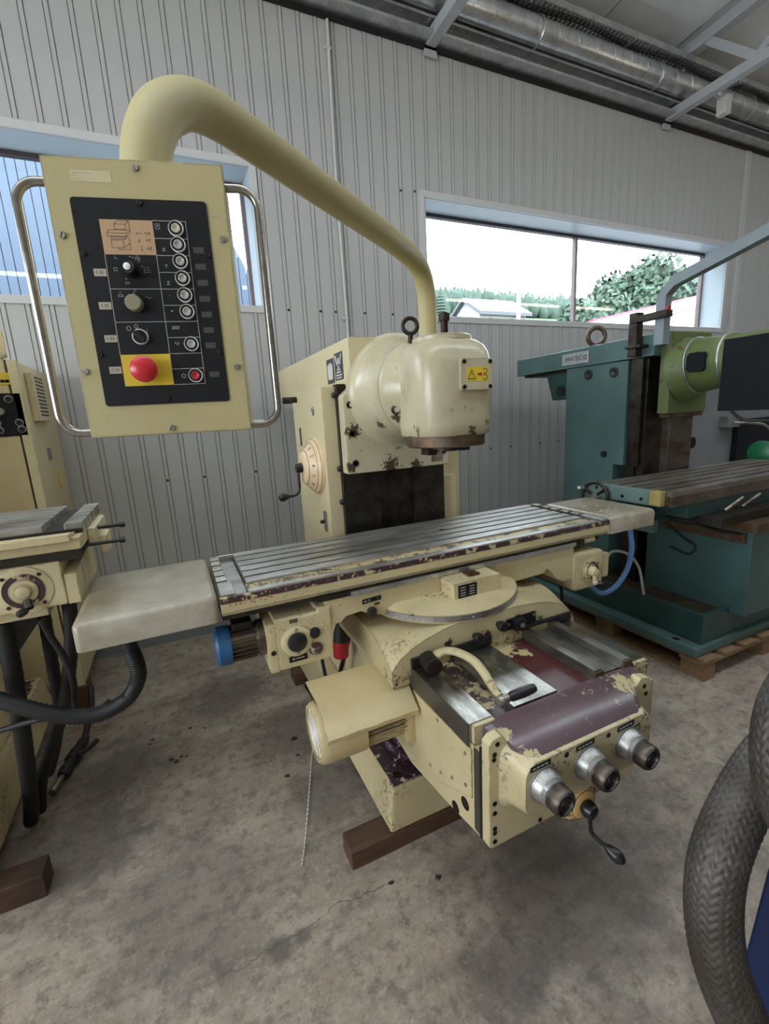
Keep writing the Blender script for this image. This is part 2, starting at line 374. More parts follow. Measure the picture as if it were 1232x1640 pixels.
# ------------------------------------------------------------------ the hall
XL, XR, YF = -6.0, 16.0, -7.0
floor = tag(build(G().box(XL, XR, YF, WY+.02, -.12, 0), 'floor', 'concrete'), kind='structure')
# a hairline crack running across the slab, and small spalls
rnd = random.Random(3); g = G()
pts = [(.50, 1.235), (.465, 1.233), (.378, 1.237), (.302, 1.25), (.234, 1.235), (.182, 1.219), (.10, 1.221), (.019, 1.213), (-.057, 1.206), (-.18, 1.22)]
cr = []
for (a, b), (c, d) in zip(pts, pts[1:]):
    for k in range(5): t = k/5; cr.append((a+(c-a)*t+rnd.uniform(-.006, .006), b+(d-b)*t+rnd.uniform(-.006, .006)))
for i, (p, q) in enumerate(zip(cr, cr[1:])):
    w = .0011*(1-i/len(cr)*.6)*rnd.uniform(.5, 1.3)
    d = Vector((q[0]-p[0], q[1]-p[1], 0)).normalized(); n = Vector((-d.y, d.x, 0))*w
    P, Q = Vector((*p, .0006)), Vector((*q, .0006)); g.add([P-n, Q-n, Q+n, P+n], [(0, 1, 2, 3)])
build(g, 'crack', 'line_dark', floor)

# back wall: backing sheet with the two window openings left out, faced with ribbed lining strips
W1 = (-4.4, .765, 2.50, 3.43); W2 = (2.21, 6.45, 2.48, 3.42)
g = G()
y0, y1 = WY+.02, WY+.24
for x0, x1, z0, z1 in ((XL, XR, -.1, 2.49), (XL, XR, 3.43, 5.6), (XL, W1[0], 2.49, 3.43), (W1[1], W2[0], 2.49, 3.43), (W2[1], XR, 2.49, 3.43)): g.box(x0, x1, y0, y1, z0, z1)
wall = tag(build(g, 'wall_back', 'hall_wall'), kind='structure')
PITCH = .1285
def strip_mesh(z0, z1):
    """one period of the lining sheet: flat pan, groove, narrow rib, groove"""
    prof = [(0, .0), (.006, 0), (.008, .009), (.0105, .009), (.0125, -.003), (.0345, -.003), (.0365, .009), (.039, .009), (.041, 0), (PITCH, 0)]
    n = len(prof); vs = [(x, y, z) for z in (z0, z1) for x, y in prof]+[(0, .019, z0), (PITCH, .019, z0), (0, .019, z1), (PITCH, .019, z1)]
    fs = [(i, i+1, n+i+1, n+i) for i in range(n-1)]+[(2*n+1, 2*n, 2*n+2, 2*n+3), (2*n, 0, n, 2*n+2), (n-1, 2*n+1, 2*n+3, 2*n-1)]
    g = G(); g.add(vs, fs); return g
protos = {}
k0 = -int((1.325-(-4.0))/PITCH); k1 = int((8.6-1.325)/PITCH)
ztop = 5.10
for k in range(k0, k1+1):
    x = 1.325+k*PITCH; c = x+PITCH/2; spans = [(0.09, ztop)]
    for w in (W1, W2):
        if w[0]-.04 < c < w[1]+.04: spans = [(.09, w[2]-.0), (w[3]+.0, ztop)]
    for sp in spans:
        if sp not in protos:
            o = build(strip_mesh(*sp), 'wall_panel', 'wall_sheet', wall, smooth=20); o.location = (x, WY, 0); protos[sp] = o
        else: share(protos[sp], 'wall_panel', (x, WY, 0), wall)
# lining screws
sp = build(G().lathe((0, 0, 0), (0, -1, 0), [(.009, 0), (.009, .003), (.006, .007)], 10), 'wall_screw', 'dark_iron', wall)
first = True
for x, z in [(1.325+k*PITCH+.0235, z) for k in (-11, -9, -6, -3, -1, 0, 2, 4, 6, 9, 12, 14) for z in (1.257, 2.48)]+[(1.325+k*PITCH+.0235, 1.26) for k in (17, 19, 22)]+[(.90, 3.44), (2.12, 3.45), (1.99, 3.44), (1.6, 3.3)]:
    if first: sp.location = (x, WY-.003, z); first = False
    else: share(sp, 'wall_screw', (x, WY-.003, z), wall)
tag(build(G().prism([(WY-.028, .0), (WY+.02, 0), (WY+.02, .10), (WY-.012, .10), (WY-.028, .085)], 'x', -3.5, 10.0), 'baseboard_back', 'grey_machine'), kind='structure')
# vertical trim where the lining sheets join
tag(build(G().box(6.66, 6.70, WY-.012, WY+.01, .1, 4.5).box(6.715, 6.735, WY-.016, WY+.01, .1, 4.5), 'trim_1', 'trim_white', bevel=.002), kind='structure')

# windows
def window(name, x0, x1, z0, z1, mulls, left_frame=True):
    r = bpy.data.objects.new(name, None); COL.objects.link(r); r['kind'] = 'structure'; r.location = (x0, WY, z0); ORG[r.name] = Vector((x0, WY, z0))
    t = .05; y = WY-.012
    g = G(); 
    g.prism([(x0-t, z1+t), (x1+t, z1+t), (x1, z1), (x0, z1)], 'y', y, WY+.02)
    build(g, 'casing', 'trim_white', r, .002)
    build(G().prism([(x0-t, z0-t), (x1+t, z0-t), (x1, z0), (x0, z0)], 'y', y, WY+.02), 'casing', 'trim_white', r, .002)
    build(G().prism([(x1+t, z0-t), (x1+t, z1+t), (x1, z1), (x1, z0)], 'y', y, WY+.02), 'casing', 'trim_white', r, .002)
    if left_frame: build(G().prism([(x0-t, z0-t), (x0-t, z1+t), (x0, z1), (x0, z0)], 'y', y, WY+.02), 'casing', 'trim_white', r, .002)
    yg = WY+.25
    build(G().box(x0, x1, WY+.005, yg, z1-.004, z1), 'reveal', 'reveal_sky_tint', r); build(G().box(x1-.004, x1, WY+.005, yg, z0, z1), 'reveal', 'reveal_sky_tint', r)
    if left_frame: build(G().box(x0, x0+.004, WY+.005, yg, z0, z1), 'reveal', 'reveal_sky_tint', r)
    build(G().box(x0, x1, WY+.005, yg, z0, z0+.004), 'window_sill', 'reveal_sky_tint', r)
    f = .028
    build(G().box(x0, x1, yg, yg+.05, z1-f-.004, z1-.004), 'frame_rail', 'window_frame', r); build(G().box(x0, x1, yg, yg+.05, z0+.004, z0+f), 'frame_rail', 'window_bar', r)
    xs = [x0]+mulls+[x1]
    for i, xm in enumerate(xs):
        a = xm if i == 0 else xm-f/2 if i < len(xs)-1 else xm-f-.004
        build(G().box(a, a+f, yg, yg+.05, z0+f, z1-f-.004), 'frame_post', 'window_bar', r)
    for a, b in zip(xs, xs[1:]): build(G().box(a+f, b-f, yg+.02, yg+.026, z0+f, z1-f-.004), 'window_pane', 'window_glass', r)
    return r
window('window_1', *W1, [-3.1, -1.5])
window('window_2', *W2, [4.24])

# side and rear walls, ceiling; left wall's window band unseen, added for side light
def holed(name, axis, pos, a0, a1, z0, z1, ha0, ha1, hz0, hz1, th=.2):
    g = G()
    for p0, p1, q0, q1 in ((a0, a1, z0, hz0), (a0, a1, hz1, z1), (a0, ha0, hz0, hz1), (ha1, a1, hz0, hz1)):
        if axis == 'x': g.box(pos-th, pos, p0, p1, q0, q1)
        else: g.box(p0, p1, pos-th, pos, q0, q1)
    return tag(build(g, name, 'hall_wall'), kind='structure')
holed('wall_left', 'x', XL, YF, WY+.2, 0, 7, -4.2, 2.2, 1.35, 3.25)
tag(build(G().box(XL, XR, YF-.2, YF, 0, 7), 'wall_front', 'hall_wall'), kind='structure')
tag(build(G().box(XR, XR+.2, YF, WY+.2, 0, 7), 'wall_right', 'hall_wall'), kind='structure')
slope = .07
zc = lambda y: 5.08+slope*(WY-y)      # underside of the roof sheet; an unseen glazed strip added for top light runs along y = .1 to .6
RL0, RL1 = .10, .60
g = G(); 
for ya, yb in ((WY+.25, RL1), (RL0, YF-.2)): g.prism([(ya, zc(ya)), (ya, zc(ya)+.14), (yb, zc(yb)+.14), (yb, zc(yb))], 'x', XL-.2, XR+.2)
for xa, xb in ((XL-.2, -4.0), (12.0, XR+.2)): g.prism([(RL1, zc(RL1)), (RL1, zc(RL1)+.14), (RL0, zc(RL0)+.14), (RL0, zc(RL0))], 'x', xa, xb)
ceil = tag(build(g, 'ceiling', 'ceiling_sheet'), kind='structure')
for k in range(16): build(G().prism([(RL1, zc(RL1)+.10), (RL1, zc(RL1)+.106), (RL0, zc(RL0)+.106), (RL0, zc(RL0)+.10)], 'x', -4+k+.01, -3+k-.01), 'added_roof_pane', 'window_glass', ceil)
for x in (1.1, 2.1, 3.1, 4.1, 5.1, 6.1, 7.1, 8.1):   # lapped edges of the roof sheets
    build(G().prism([(WY, 5.072), (WY, 5.08), (-1.0, 5.08+slope*(WY+1)), (-1.0, 5.072+slope*(WY+1))], 'x', x, x+.012), 'sheet_edge', 'steel_white', ceil)

# roof trusses
def truss(x, label):
    r = root('roof_truss', (x, WY, 4.5), label, 'roof truss', 'white steel roof trusses')
    def bar(name, p, q, w):
        p = Vector(p); q = Vector(q); d = (q-p).normalized(); s = Vector((1, 0, 0)); u = s.cross(d).normalized()
        rings = [[e+s*(a*w/2)+u*(b*w/2) for a, b in ((-1, -1), (1, -1), (1, 1), (-1, 1))] for e in (p, q)]
        build(G().loft(rings), name, 'steel_white', r, .004)
    bar('bottom_chord', (x, WY-.03, 4.53), (x, YF, 4.60), .085)
    bar('top_chord', (x, WY-.03, 4.98), (x, YF, 4.98+slope*(WY-YF)), .10)
    y = WY-.12; 
    bar('web_strut', (x, y+.05, 4.72), (x, y-.1, 4.97), .03)
    bar('web_strut', (x, y-.28, 4.97), (x, y-.72, 4.57), .07)
    bar('web_strut', (x, y-.72, 4.57), (x, y-1.35, 5.02), .06)
    bar('web_strut', (x, y-1.35, 5.02), (x, y-2.0, 4.58), .06)
    build(G().box(x-.055, x+.055, WY-.03, WY-.012, 4.42, 4.62), 'end_plate', 'steel_white', r, .002)
truss(2.30, 'white steel roof truss ending on the wall above the left end of the big window')
truss(5.18, 'white steel roof truss ending on the wall above the right part of the big window')

# galvanised spiral duct, its rail and the cable tray along the wall head
r = root('air_duct', (4, WY-.2, 4.5), 'round galvanised spiral air duct running high along the wall', 'duct')
path = [(-3.5+.1*i, WY-.17, 4.72) for i in range(125)]
build(G().tube(path, .10, 28), 'duct_tube', 'galvanised', r)
g0 = build(G().torus((0, 0, 0), (1, 0, .25), .1005, .003, 28, 6), 'duct_seam', 'galvanised', r)
for i in range(55):
    loc = Vector((-3.4+.22*i, WY-.17, 4.72))-ORG[r.name]
    if i == 0: g0.location = loc; 
    else: share(g0, 'duct_seam', loc, r)
# shift mesh origin: the seam mesh was written relative to the root
for o in r.children:
    if o.name.startswith('duct_seam'): o.location = Vector(o.location)+ORG[r.name]
for x in (-2.75, -1.25, .25, 1.75, 3.25, 4.75, 6.25): build(G().torus((x, WY-.17, 4.72), (1, 0, 0), .106, .006, 28, 6).box(x-.012, x+.012, WY-.08, WY-.006, 4.70, 4.74), 'duct_clamp', 'galvanised', r)
r = root('steel_rail', (4, WY-.05, 4.58), 'galvanised channel rail fixed to the wall under the round duct', 'rail')
build(G().prism([(WY-.15, 4.50), (WY-.02, 4.50), (WY-.02, 4.61), (WY-.15, 4.61), (WY-.15, 4.59), (WY-.04, 4.59), (WY-.04, 4.52), (WY-.15, 4.52)], 'x', -3.5, 8.6), 'channel', 'galvanised', r, .002)
build(G().box(-3.5, 8.6, WY-.03, WY-.001, 4.47, 4.498), 'rubber_strip', 'black_rubber', r)
r = root('cable_tray', (4, WY-.15, 4.85), 'perforated galvanised cable tray above the round duct', 'cable tray')
build(G().box(-3.5, 8.6, WY-.28, WY-.276, 4.87, 4.92), 'tray_side', 'galvanised', r); build(G().box(-3.5, 8.6, WY-.10, WY-.096, 4.87, 4.92), 'tray_side', 'galvanised', r)
g = G(); p = .05
for i in range(240): g.box(-3.5+i*p, -3.5+i*p+.03, WY-.276, WY-.10, 4.866, 4.870)
tag(build(g, 'tray_rungs', 'galvanised', r), kind='stuff')
build(G().tube([(-3.5+.2*i, WY-.19+.02*math.sin(i), 4.885) for i in range(60)], .02, 8), 'cable', 'cable_black', r)
for x in (-2.7, -1.3, .1, 1.5, 2.9, 4.3, 5.9): build(G().box(x, x+.02, WY-.29, WY-.006, 4.84, 4.864).box(x, x+.02, WY-.02, WY-.006, 4.70, 4.864), 'tray_bracket', 'galvanised', r, .001)
r = root('cable_conduit', (1.44, WY, 2.3), 'thin white electrical conduit running down the ribbed wall between the windows', 'conduit')
build(G().tube(curve([(1.437, WY-.018, 4.465), (1.43, WY-.018, 4.0), (1.425, WY-.018, 3.4), (1.43, WY-.018, 2.9), (1.437, WY-.018, 2.3), (1.437, WY-.018, 1.6)]), .011, 10), 'pipe', 'conduit_white', r)
for z in (4.28, 3.17, 2.42): build(G().box(1.408, 1.452, WY-.028, WY, z, z+.016).box(1.395, 1.408, WY-.014, WY, z+.002, z+.014), 'clip', 'conduit_white', r, .002)
r = root('junction_box', (5.40, WY-.42, 4.4), 'small white junction box hanging beside the roof truss', 'junction box')
build(G().box(5.37, 5.45, WY-.50, WY-.40, 4.37, 4.53), 'housing', 'conduit_white', r, .006)
build(G().tube(curve([(5.38, WY-.45, 4.50), (5.32, WY-.42, 4.54), (5.22, WY-.40, 4.555)]), .012, 8), 'bracket_arm', 'steel_white', r)

# strip lights: rear row mirrored in the panes, overhead row added for top light
def strip(x, y, z, label):
    r = root('strip_light', (x, y, z), label, 'ceiling lamp', 'strip lights of the hall')
    build(G().box(x-.78, x+.78, y-.025, y+.025, z+.07, z+.10), 'housing', 'conduit_white', r, .004)
    build(G().cyl((x-.75, y, z+.035), (x+.75, y, z+.035), .034, n=16), 'diffuser', 'tube_light', r)
    for q in (-.6, .6): build(G().tube([(x+q, y, z+.10), (x+q, y, 5.05+slope*(WY-y))], .004, 6), 'hanger', 'galvanised', r)
ORD = ('first', 'second', 'third', 'fourth', 'fifth', 'sixth', 'seventh')
for i, x in enumerate((-2.1, .2, 2.5, 4.8, 7.4, 9.6, 11.7)):
    strip(x, -2.3, 4.3, 'strip light in the rear row behind the camera, %s from the left wall' % ORD[i])
for i, x in enumerate((-2.8, .2, 3.2, 6.2)):
    strip(x, 1.3, 4.05, 'added strip light in the unseen fill row over the machines, %s from the left wall' % ORD[i])

# ------------------------------------------------------------------ outside the windows
tag(build(G().add([(-60, 4.2, -.3), (90, 4.2, -.3), (90, 14, .2), (-60, 14, .2)], [(0, 1, 2, 3)]), 'ground_yard', 'asphalt'), kind='structure')
tag(build(G().add([(90, 14, .2), (-60, 14, .2), (90, 30, 8.3), (-60, 30, 7.5), (100, 75, 20.0), (-60, 75, 21.5), (100, 90, 20), (-60, 90, 21)], [(1, 0, 2, 3), (3, 2, 4, 5), (5, 4, 6, 7)]), 'ground_hill', 'grass'), kind='structure')
rnd = random.Random(11)
def blob_tree(name, c, rr, nleaf, label, group, mat='foliage', trunk=True, leaf=.12):
    """broad-leaved crown: lumpy clusters, each wrapped in leaf quads"""
    c = Vector(c); r = root(name, (c.x, c.y, c.z-rr[2]*1.5), label, 'tree', group); lumps = []
    for i in range(16):
        d = Vector((rnd.gauss(0, 1), rnd.gauss(0, 1), rnd.gauss(0, .8))).normalized(); q = c+Vector((d.x*rr[0], d.y*rr[1], d.z*rr[2]))*.62; lumps.append((q, rnd.uniform(.32, .5)*min(rr)))
    g = G()
    for q, s in lumps: g.ball(q, s*.8, s*.8, s*.75, 8, 6)
    for i in range(nleaf):
        q, s = lumps[i % len(lumps)]; d = Vector((rnd.gauss(0, 1), rnd.gauss(0, 1), rnd.gauss(0, 1))).normalized(); p = q+d*s*rnd.uniform(.8, 1.25)
        u = Vector((rnd.gauss(0, 1), rnd.gauss(0, 1), rnd.gauss(0, 1))).normalized()*leaf; w = u.cross(d).normalized()*leaf*.6; g.add([p-u-w, p+u-w, p+u+w, p-u+w], [(0, 1, 2, 3)])
    build(g, 'crown', mat, r, smooth=60)
    if trunk: build(G().tube([(c.x, c.y, c.z-rr[2]*1.6), (c.x+.1, c.y, c.z-rr[2]*.7), (c.x-.1, c.y, c.z)], [.35, .28, .15], 8), 'trunk', 'bark', r)
blob_tree('broadleaf_tree', (24.6, 18.4, 6.2), (3.2, 3.0, 2.7), 15000, 'tall broad tree filling the right pane of the big window', 'trees outside')
blob_tree('broadleaf_tree', (19.4, 17, 5.2), (1.6, 1.5, 1.6), 7000, 'lower broad tree beside the window bar in the right pane', 'trees outside')
blob_tree('broadleaf_tree', (31, 22, 7.0), (3.6, 3.0, 2.8), 9000, 'broad tree standing furthest right behind the red trimmed building', 'trees outside')
# wooded ridge: rows of far crowns, too many to count
g = G()
for i in range(1500):
    x = rnd.uniform(20, 90); y = rnd.uniform(44, 62); z = 7.5+(y-30)*.28; s = rnd.uniform(.5, 1.1)
    if i % 3: g.ball((x, y, z+rnd.uniform(.6, 1.6)), s, s, s*1.3, 6, 4)
    else: g.lathe((x, y, z), (0, 0, 1), [(s, 0), (s*.7, 1.2), (.05, 2.6+rnd.uniform(-.4, .7))], 6)
tag(build(g, 'wooded_ridge', 'foliage_far', smooth=80), 'distant wooded ridge behind the grey roofed house', 'forest', kind='stuff')
for x, y, h, lab in ((25.76, 41, 2.6, 'tall dark spruce on the ridge nearest the curved pipe'), (27.3, 41, 1.6, 'middle spruce of the three on the ridge'), (29.1, 41, 1.5, 'right hand spruce of the three on the ridge')):
    zt = 14.0 if h > 2 else 13.2; zb = zt-h*1.22; r = root('spruce', (x, y, zb), lab, 'tree', 'spruces on the ridge'); g = G()
    for k in range(9): t = k/9; g.lathe((x, y, zb+h*t), (0, 0, 1), [(h*.24*(1-t)+.06, 0), (.03, h*.22)], 9)
    build(g, 'crown', 'foliage_far', r); build(G().cyl((x, y, zb-1.6), (x, y, zb+h*.3), .08, n=6), 'trunk', 'bark', r)
# house with grey roof on the slope
r = root('house', (24.6, 32, 8), 'white house with grey tiled roof on the slope', 'house')
hx0, hx1, hy0, hy1, hz, rz = 23.0, 27.6, 31, 35, 9.0, 10.2
ym = (hx0+hx1)/2
build(G().box(hx0, hx1, hy0, hy1, 6.0, hz).prism([(hy0, hz), (hy1, hz), ((hy0+hy1)/2, rz)], 'x', hx0+.1, hx1-.1), 'wall', 'house_wall', r)
for s in (0, 1):
    ya, yb = (hy0-.4, (hy0+hy1)/2) if s == 0 else (hy1+.4, (hy0+hy1)/2); build(G().prism([(ya, hz-.25), (yb, rz+.02), (yb, rz+.25), (ya, hz)], 'x', hx0-.3, hx1+.3), 'roof', 'roof_grey', r)
build(G().box(26.4, 26.7, 33.4, 33.7, 9.8, 10.6), 'chimney', 'house_wall', r)
for x in (23.4, 24.9, 26.4): build(G().box(x, x+.5, hy0-.03, hy0, 7.8, 8.5), 'window', 'window_frame', r)
# low building with red edged white fascia, rising to the right
r = root('workshop_building', (17, 12, 3), 'white outbuilding with sloping red edged fascia outside the right pane', 'building')
build(G().prism([(13.6, 0), (22, 0), (22, 5.45), (13.6, 3.85)], 'y', 12.1, 15), 'wall', 'white_fascia', r)
build(G().prism([(13.4, 3.95), (22.2, 5.62), (22.2, 5.98), (13.4, 4.31)], 'y', 11.8, 12.0), 'fascia', 'white_fascia', r)
for dz in (-.07, .36): build(G().prism([(13.4, 3.95+dz), (22.2, 5.62+dz), (22.2, 5.69+dz), (13.4, 4.02+dz)], 'y', 11.78, 12.0), 'edge_strip', 'red_trim', r)
# white lamp pole
r = root('lamp_pole', (17.3, 20, 1), 'white street pole standing outside the left pane', 'pole'); build(G().cyl((17.3, 20, -.5), (17.3, 20, 7.6), .10), 'mast', 'white_fascia', r); build(G().tube(curve([(17.3, 20, 7.55), (17.3, 19.6, 7.8), (17.3, 19.1, 7.85)]), .06, 8), 'lamp_arm', 'white_fascia', r)
# neighbouring hall clad in pale blue sheet, with a sloping end
r = root('clad_building', (-2, 9, 0), 'neighbouring hall clad in pale blue ribbed sheet outside the left window', 'building')
def cpanel(x0, x1):
    zt0 = min(9, 4.62-(x0-1.48)*2.1); zt1 = min(9, 4.62-(x1-1.48)*2.1)
    build(G().prism([(x0, 0), (x1-.012, 0), (x1-.012, zt1), (x0, zt0)], 'y', 9.0, 9.06), 'cladding_panel', 'cladding_blue', r)
x = -5.5
while x < 3.0: cpanel(x, x+.125); x += .125
build(G().prism([(-5.5, 0), (2.9, 0), (2.9, 1.5), (1.47, 4.55), (-.56, 8.85), (-5.5, 8.85)], 'y', 9.03, 9.08), 'backing', 'window_frame', r)

# ------------------------------------------------------------------ the cream milling machine
XC = 1.02
mm = root('milling_machine', (XC, 2.0, .078), 'cream vertical milling machine with swivelling control pendant in the centre of the hall', 'milling machine')
# base plinth
base = build(G().loft([[(.555, 1.335, .078), (1.485, 1.335, .078), (1.485, 3.05, .078), (.555, 3.05, .078)], [(.585, 1.352, .262), (1.455, 1.352, .262), (1.455, 3.0, .262), (.585, 3.0, .262)]]), 'base', 'cream_worn', mm, .012)
g = G(); hole = Vector((.625, 1.40, 0))
# plinth top skin with the bolt hole
n = 16; outer = [(.588, 1.355), (.70, 1.355), (.70, 1.46), (.588, 1.46)]
ring = [(hole.x+.02*math.cos(2*math.pi*i/n), hole.y+.02*math.sin(2*math.pi*i/n)) for i in range(n)]
ou = []
for i in range(n):
    a = 2*math.pi*i/n; c, s = math.cos(a), math.sin(a); k = 1/max(abs(c), abs(s)); ou.append((hole.x+.036*c*k, hole.y+.043*s*k))
g.loft([[(x, y, .263) for x, y in ring], [(x, y, .268) for x, y in ring], [(x, y, .268) for x, y in ou], [(x, y, .2625) for x, y in ou]], cap=False)
g.box(.662, 1.452, 1.356, 1.442, .2625, .268); g.box(.588, 1.452, 1.444, 1.72, .2625, .268)
build(g, 'plinth_top', 'primer_base', base)
build(G().lathe((hole.x, hole.y, .2635), (0, 0, 1), [(.0195, 0), (.0195, .001)], 16), 'bolt_hole', 'slot_dark', base)
build(G().lathe((.80, 1.56, .268), (0, 0, 1), [(.155, 0), (.155, .012), (.14, .022), (.12, .022), (.115, .05), (.09, .055)], 32), 'screw_housing', 'primer_base', base)
build(G().lathe((.80, 1.56, .32), (0, 0, 1), [(.075, 0), (.075, .09), (.06, .09), (.06, .2)], 28), 'lifting_screw', 'dark_iron', base)

# column
col = build(G().box(.742, 1.302, 2.14, 2.78, .262, 1.80), 'column', 'cream', mm, .008)
build(G().box(.735, .93, 2.10, 2.16, .262, 1.80), 'guideway', 'column_way', col, .002); build(G().box(1.13, 1.312, 2.10, 2.16, .262, 1.80), 'guideway', 'column_way', col, .002)
build(G().box(.93, 1.13, 2.128, 2.15, .262, 1.80), 'way_recess', 'column_way', col)
build(G().lathe((1.03, 2.128, 1.33), (0, -1, 0), [(.04, 0), (.04, .004), (.034, .006)], 24), 'bore_cover', 'dark_iron', col)
for z in (1.75, 1.40, 1.235): build(G().lathe((.735, 2.118, z), (-1, 0, 0), [(.014, 0), (.014, .014), (.011, .018)], 10), 'cap_screw', 'black_plastic', col)
# left side casing with the feed dial
cas = build(G().box(.668, .744, 2.132, 2.70, .27, 1.792), 'side_casing', 'cream_clean', mm, .006)
dc = Vector((.668, 2.30, 1.405))
sd = build(G().lathe(dc, (-1, 0, 0), [(.145, 0), (.145, .006), (.135, .022), (.082, .072), (.074, .078), (.0, .080)], 48), 'speed_dial', 'dial_ivory', mm)
for r0, t in ((.1385, .0165), (.1235, .033), (.0885, .067)): build(G().torus(dc+Vector((-t, 0, 0)), (1, 0, 0), r0, .0012, 48, 6), 'dial_ring', 'line_dark', sd)
g = G()
for i, tx in enumerate(('140', '112', '90', '71', '56', '45', '35', '28', '22', '18', '14', '180', '224')):
    a = math.radians(62-i*27.5); ax = Vector((-1, 0, 0))
    rad = Vector((0, -math.cos(a), math.sin(a))); sl = (rad*(-.05/.072)+ax).normalized(); nrm = (rad*.05+ax*.053).normalized()
    tdir = nrm.cross(rad.cross(nrm)).normalized()
    p = dc+rad*.107+ax*.0485+nrm*.0012
    xdir = rad - nrm*rad.dot(nrm); xdir.normalize(); xdir = -xdir*-1; ydir = nrm.cross(xdir)
    g.text(tx, .017, Mx(p, xdir, ydir, nrm), .0003)
build(g, 'dial_numbers', 'line_dark', sd)
hub = dc+Vector((-.082, 0, .0))
build(G().cyl(hub, hub+Vector((-.03, 0, 0)), .026, .022, 18), 'crank_hub', 'black_plastic', sd, .003)
build(G().tube(curve([hub+Vector((-.018, 0, 0)), hub+Vector((-.02, 0, -.05)), hub+Vector((-.022, .0, -.11)), hub+Vector((-.04, .0, -.135)), hub+Vector((-.075, .0, -.14))]), .0075, 10), 'crank_arm', 'black_plastic', sd)
q = hub+Vector((-.075, 0, -.14)); build(G().lathe(q, (-1, 0, -.05), [(.009, 0), (.014, .012), (.021, .03), (.020, .045), (.010, .056), (.003, .058)], 18), 'crank_grip', 'black_plastic', sd)
build(G().lathe((.668, 2.29, 1.685), (-1, 0, 0), [(.022, 0), (.022, .004), (.016, .006), (.012, .003)], 18), 'oil_sight', 'dial_aluminium', cas)
build(G().cyl((.70, 2.78, 1.76), (.63, 2.78, 1.76), .02, n=6), 'hex_bolt', 'dark_iron', cas, .002); build(G().cyl((.70, 2.60, 1.755), (.635, 2.60, 1.755), .017, n=6), 'hex_bolt', 'dark_iron', cas, .002)
build(G().box(.664, .668, 2.56, 2.585, 1.50, 1.60), 'name_plate', 'logo_grey', cas, .001)
build(G().box(.664, .668, 2.585, 2.61, 1.33, 1.45), 'name_plate', 'logo_grey', cas, .001)
sw = build(G().box(.660, .668, 2.195, 2.235, 1.075, 1.18), 'switch_plate', 'dial_aluminium', cas, .002)
build(G().cyl((.660, 2.225, 1.125), (.640, 2.225, 1.125), .011, .009, 14), 'switch_knob', 'black_plastic', cas)
rc = build(G().box(1.302, 1.48, 2.20, 2.72, .27, 1.60), 'side_casing', 'cream_clean', mm, .006)
build(G().box(1.313, 1.42, 2.145, 2.20, .60, 1.30), 'limit_box', 'cream_clean', rc, .004)
# overhead ram
AX, AF = .778, 2.02
ram = build(G().prism([(AF, 1.792), (3.50, 1.792), (3.50, 1.998), (AF, 1.998)], 'x', AX, 1.262), 'overarm', 'cream_clean', mm, .006)
for ya, yb, z0, z1 in ((2.235, 2.355, 1.845, 1.945), (2.105, 2.222, 1.862, 1.968)): pass
logo1 = build(G().box(AX-.002, AX, 2.235, 2.345, 1.815, 1.935), 'logo_plate', 'logo_grey', ram, .001); logo2 = build(G().box(AX-.002, AX, 2.105, 2.222, 1.823, 1.95), 'logo_plate', 'logo_grey', ram, .001)
def yz(poly, t0=.0045): return lambda g: g.prism(poly, 'x', AX-t0, AX-.0015)
g = G()   # shield of three merlons
g.prism([(2.325, 1.835), (2.258, 1.835), (2.252, 1.868), (2.252, 1.908), (2.265, 1.908), (2.268, 1.898), (2.275, 1.915), (2.304, 1.915), (2.312, 1.898), (2.316, 1.908), (2.33, 1.908), (2.33, 1.868)], 'x', AX-.0032, AX-.0015)
build(g, 'logo_mark', 'logo_silver', ram)
g = G()   # crucible mark: open cup with spindle and steps
for a0, a1, zz in ((2.116, 2.211, 1.842), (2.128, 2.199, 1.856), (2.138, 2.189, 1.869), (2.148, 2.179, 1.881)): g.box(AX-.0032, AX-.0015, a0+.004, a1-.004, zz, zz+.007)
g.prism([(2.213, 1.94), (2.200, 1.94), (2.176, 1.893), (2.188, 1.893)], 'x', AX-.0032, AX-.0015); g.prism([(2.114, 1.94), (2.127, 1.94), (2.151, 1.893), (2.139, 1.893)], 'x', AX-.0032, AX-.0015)
g.box(AX-.0032, AX-.0015, 2.153, 2.174, 1.898, 1.925); g.box(AX-.0032, AX-.0015, 2.125, 2.202, 1.830, 1.836)
build(g, 'logo_mark', 'logo_silver', ram)

# head slide bracket, round boss and vertical head
br = build(G().prism([(.735, 1.378), (1.30, 1.378), (1.30, 1.72), (1.235, 1.80), (.805, 1.80), (.735, 1.742)], 'y', 2.02, 2.098), 'head_slide', 'cream_head', mm, .01)
for x, z in ((.765, 1.70), (.768, 1.57), (.775, 1.43), (1.265, 1.70), (1.265, 1.45)): build(G().lathe((x, 2.02, z), (0, -1, 0), [(.016, 0), (.016, .003), (.010, .003), (.009, -.006)], 14), 'bolt_socket', 'dark_iron', br)
build(G().box(1.19, 1.255, 2.017, 2.02, 1.40, 1.45), 'bright_plate', 'zinc_screw', br)
HC = Vector((XC, 0, 1.752))
boss = build(G().lathe((XC, 2.02, 1.752), (0, -1, 0), [(.268, -.003), (.255, .003), (.245, .010), (.236, .024), (.228, .05), (.219, .10), (.211, .16), (.207, .2), (.207, .218)], 64), 'swivel_boss', 'cream_boss', mm)
build(G().lathe((XC, 1.802, 1.752), (0, -1, 0), [(.203, 0), (.203, .004)], 56), 'joint_line', 'dark_iron', boss)
fl = build(G().lathe((XC, 1.798, 1.752), (0, -1, 0), [(.207, 0), (.207, .018), (.204, .026), (.194, .042), (.178, .07), (.158, .10), (.13, .13)], 64), 'head_flange', 'cream_boss', mm)
